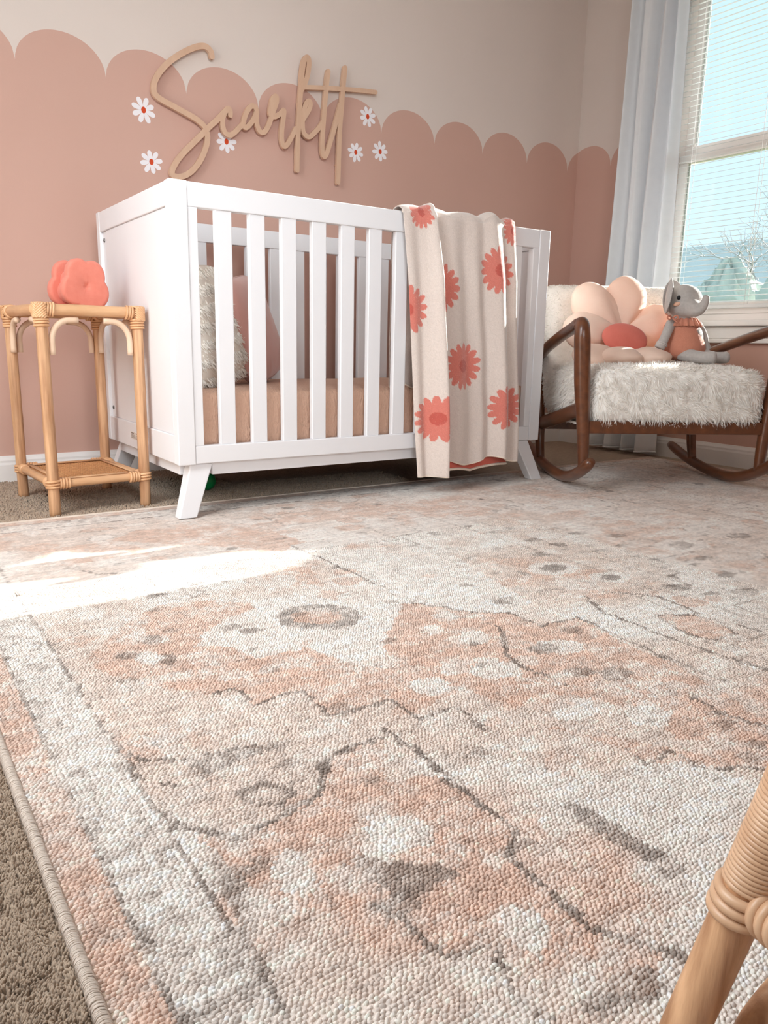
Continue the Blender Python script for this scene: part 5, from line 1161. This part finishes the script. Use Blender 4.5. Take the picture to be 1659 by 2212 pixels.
# ears
def ear(c, M3):
    V, F = ellipsoid_data((0, 0, 0), (0.0095, 0.050, 0.064), 26, 16); V = np.array(V); V[:, 0] += 0.010*(V[:, 1]/0.046)**2
    V = V @ np.array(M3).T+E(c); o = obj('ear', mesh_from('ear', V, F), M['grey_knit'], el)
    V, F = ellipsoid_data((-0.004, 0, 0), (0.0068, 0.034, 0.047), 22, 12); V = np.array(V); V[:, 0] += 0.010*(V[:, 1]/0.046)**2
    obj('ear_lining', mesh_from('ear_lining', V @ np.array(M3).T+E(c), F), M['ear_in'], o)
ear((0.359, -0.012, 0.680), rotm('Y', math.radians(5)) @ rotm('Z', math.radians(-28)))
ear((0.415, 0.082, 0.680), rotm('Z', math.radians(-75)))
# romper: bodice, skirt-like seat, ruffle, ties
Vr = []; Fr = []; nu, nz = 40, 22
prof = [(0.600, 0.046), (0.592, 0.050), (0.580, 0.054), (0.560, 0.060), (0.535, 0.071), (0.510, 0.079), (0.488, 0.080), (0.470, 0.073), (0.458, 0.055), (0.452, 0.025)]
zs = np.array([p[0] for p in prof]); rs = np.array([p[1] for p in prof])
for z, r in zip(zs, rs):
    cx = np.interp(z, [0.45, 0.60], [0.450, 0.434])
    for i in range(nu):
        a = 2*math.pi*i/nu; Vr.append(E((cx+r*math.cos(a), 0.012+r*0.88*math.sin(a), z)))
for j in range(len(zs)-1):
    for i in range(nu): a = j*nu+i; b = j*nu+(i+1) % nu; Fr.append((a, a+nu, b+nu, b))
Fr.append(tuple((len(zs)-1)*nu+i for i in range(nu)))
rm = obj('romper', mesh_from('romper', Vr, Fr), M['romper'], el)
sb = rm.modifiers.new('sub', 'SUBSURF'); sb.levels = 1; sb.render_levels = 1
Vr = []; Fr = []; nu = 120
for z, r, f in ((0.607, 0.040, 0.0), (0.604, 0.047, 0.002), (0.594, 0.054, 0.003), (0.584, 0.060, 0.0045), (0.5765, 0.0635, 0.005)):
    for i in range(nu):
        a = 2*math.pi*i/nu; rr = r+f*math.sin(a*17); Vr.append(E((0.436+rr*math.cos(a), 0.012+rr*0.9*math.sin(a), z+0.001*math.sin(a*17+1))))
for j in range(4):
    for i in range(nu): a = j*nu+i; b = j*nu+(i+1) % nu; Fr.append((a, a+nu, b+nu, b))
o = obj('ruffle_collar', mesh_from('ruffle_collar', Vr, Fr), M['romper'], rm); sd_ = o.modifiers.new('t', 'SOLIDIFY'); sd_.thickness = 0.0015
mb = MB()
for k in (-1, 1): mb.add(*tube_data(smooth_path([E((0.372, -0.026, 0.603)), E((0.372+k*0.013, -0.034, 0.613)), E((0.372+k*0.02, -0.034, 0.604)), E((0.372+k*0.011, -0.034, 0.598)), E((0.372, -0.026, 0.603))], 16), 0.003, 6))
mb.add(*tube_data([E((0.372, -0.028, 0.603)), E((0.352, -0.040, 0.612)), E((0.340, -0.044, 0.617))], 0.002, 6)); mb.add(*tube_data([E((0.372, -0.028, 0.603)), E((0.384, -0.042, 0.590)), E((0.392, -0.046, 0.582))], 0.002, 6))
mb.build('shoulder_bow', M['romper'], rm)
mb = MB()
for k in range(2): mb.add(*ring_data(E((0.343-0.002*k, -0.030, 0.514-0.005*k)), (-0.35, -0.05, -0.9), 0.0185, 0.0022, 20, 6))
mb.build('wrist_stitch', M['ear_in'], el)
V, F = ellipsoid_data(E((0.385, -0.0385, 0.674)), (0.0066, 0.005, 0.008), 16, 10); obj('eye', mesh_from('eye', V, F), M['eye'], el)
V, F = ellipsoid_data(E((0.380, -0.0385, 0.652)), (0.0125, 0.007, 0.0070), 16, 10, rotm('Z', math.radians(-30)) @ rotm('Y', math.radians(-14))); obj('cheek', mesh_from('cheek', V, F), M['cheek'], el)

# ------------------------------------------------------------------ rattan stool close to the camera
sx0 = np.array([-0.284, -1.782]); a_ = np.array([0.97, -0.24]); b_ = np.array([-0.24, -0.97])
side = 0.30; ctr = sx0+(a_+b_)*side/2
stl = empty('rattan_stool', (ctr[0], ctr[1], 0.0), 0, 'rattan stool leg and bound rung close up at the lower right', 'stool')
feet = [sx0, sx0+a_*side, sx0+(a_+b_)*side, sx0+b_*side]; tops = [ctr+(f-ctr)*0.62 for f in feet]
LZ, RZ = 0.36, 0.142
def lp(i, z):
    t = z/LZ; p = feet[i]+(tops[i]-feet[i])*t; return np.array([p[0]-ctr[0], p[1]-ctr[1], z])
for i in range(4):
    zz = np.linspace(0.008, LZ, 30); tube('leg', [lp(i, z) for z in zz], 0.0150, M['rattan'], stl, 20)
    ax = lp(i, 0.2)-lp(i, 0.1); mb = MB()
    for k in range(34): mb.add(*ring_data(lp(i, RZ+0.012+k*0.0034), ax, 0.0158, 0.0023, 24, 6, 0.0015))
    for k in range(3): mb.add(*ring_data(lp(i, RZ-0.010+k*0.0075), ax, 0.0165, 0.0040, 24, 6, 0.003))
    mb.build('leg_binding', M['wrap'], stl)
    j = (i+1) % 4; A, B = lp(i, RZ), lp(j, RZ); d = (B-A)/np.linalg.norm(B-A)
    tube('rung', [A+d*0.014, (A+B)/2, B-d*0.014], 0.0105, M['rattan_h'], stl, 14)
    for q, s in ((A, 1), (B, -1)):
        mb = MB()
        for k in range(5): mb.add(*ring_data(q+s*d*(0.019+k*0.0068), d, 0.0125, 0.0038, 20, 6, 0.002))
        mb.build('rung_binding', M['wrap'], stl)
    P = []
    for t in np.linspace(0, 1, 24):
        q = A+(B-A)*(0.06+0.88*t); h = math.sin(math.pi*t)**0.7; P.append(np.array([q[0], q[1], 0.018+h*(RZ-0.018-0.055)]))
    tube('arch_brace', P, 0.0095, M['rattan'], stl, 14)
    A, B = lp(i, LZ), lp(j, LZ); tube('seat_rail', [A, (A+B)/2, B], 0.0145, M['rattan_h'], stl, 14)
mb = MB()
q = [lp(i, LZ+0.004) for i in range(4)]
for k in range(26):
    t = (k+0.5)/26; mb.add(*tube_data([q[0]+(q[1]-q[0])*t, q[3]+(q[2]-q[3])*t], 0.0034, 6)); mb.add(*tube_data([q[0]+(q[3]-q[0])*t+np.array([0, 0, 0.004]), q[1]+(q[2]-q[1])*t+np.array([0, 0, 0.004])], 0.0034, 6))
o = mb.build('woven_seat', M['weave'], stl); o['kind'] = 'stuff'
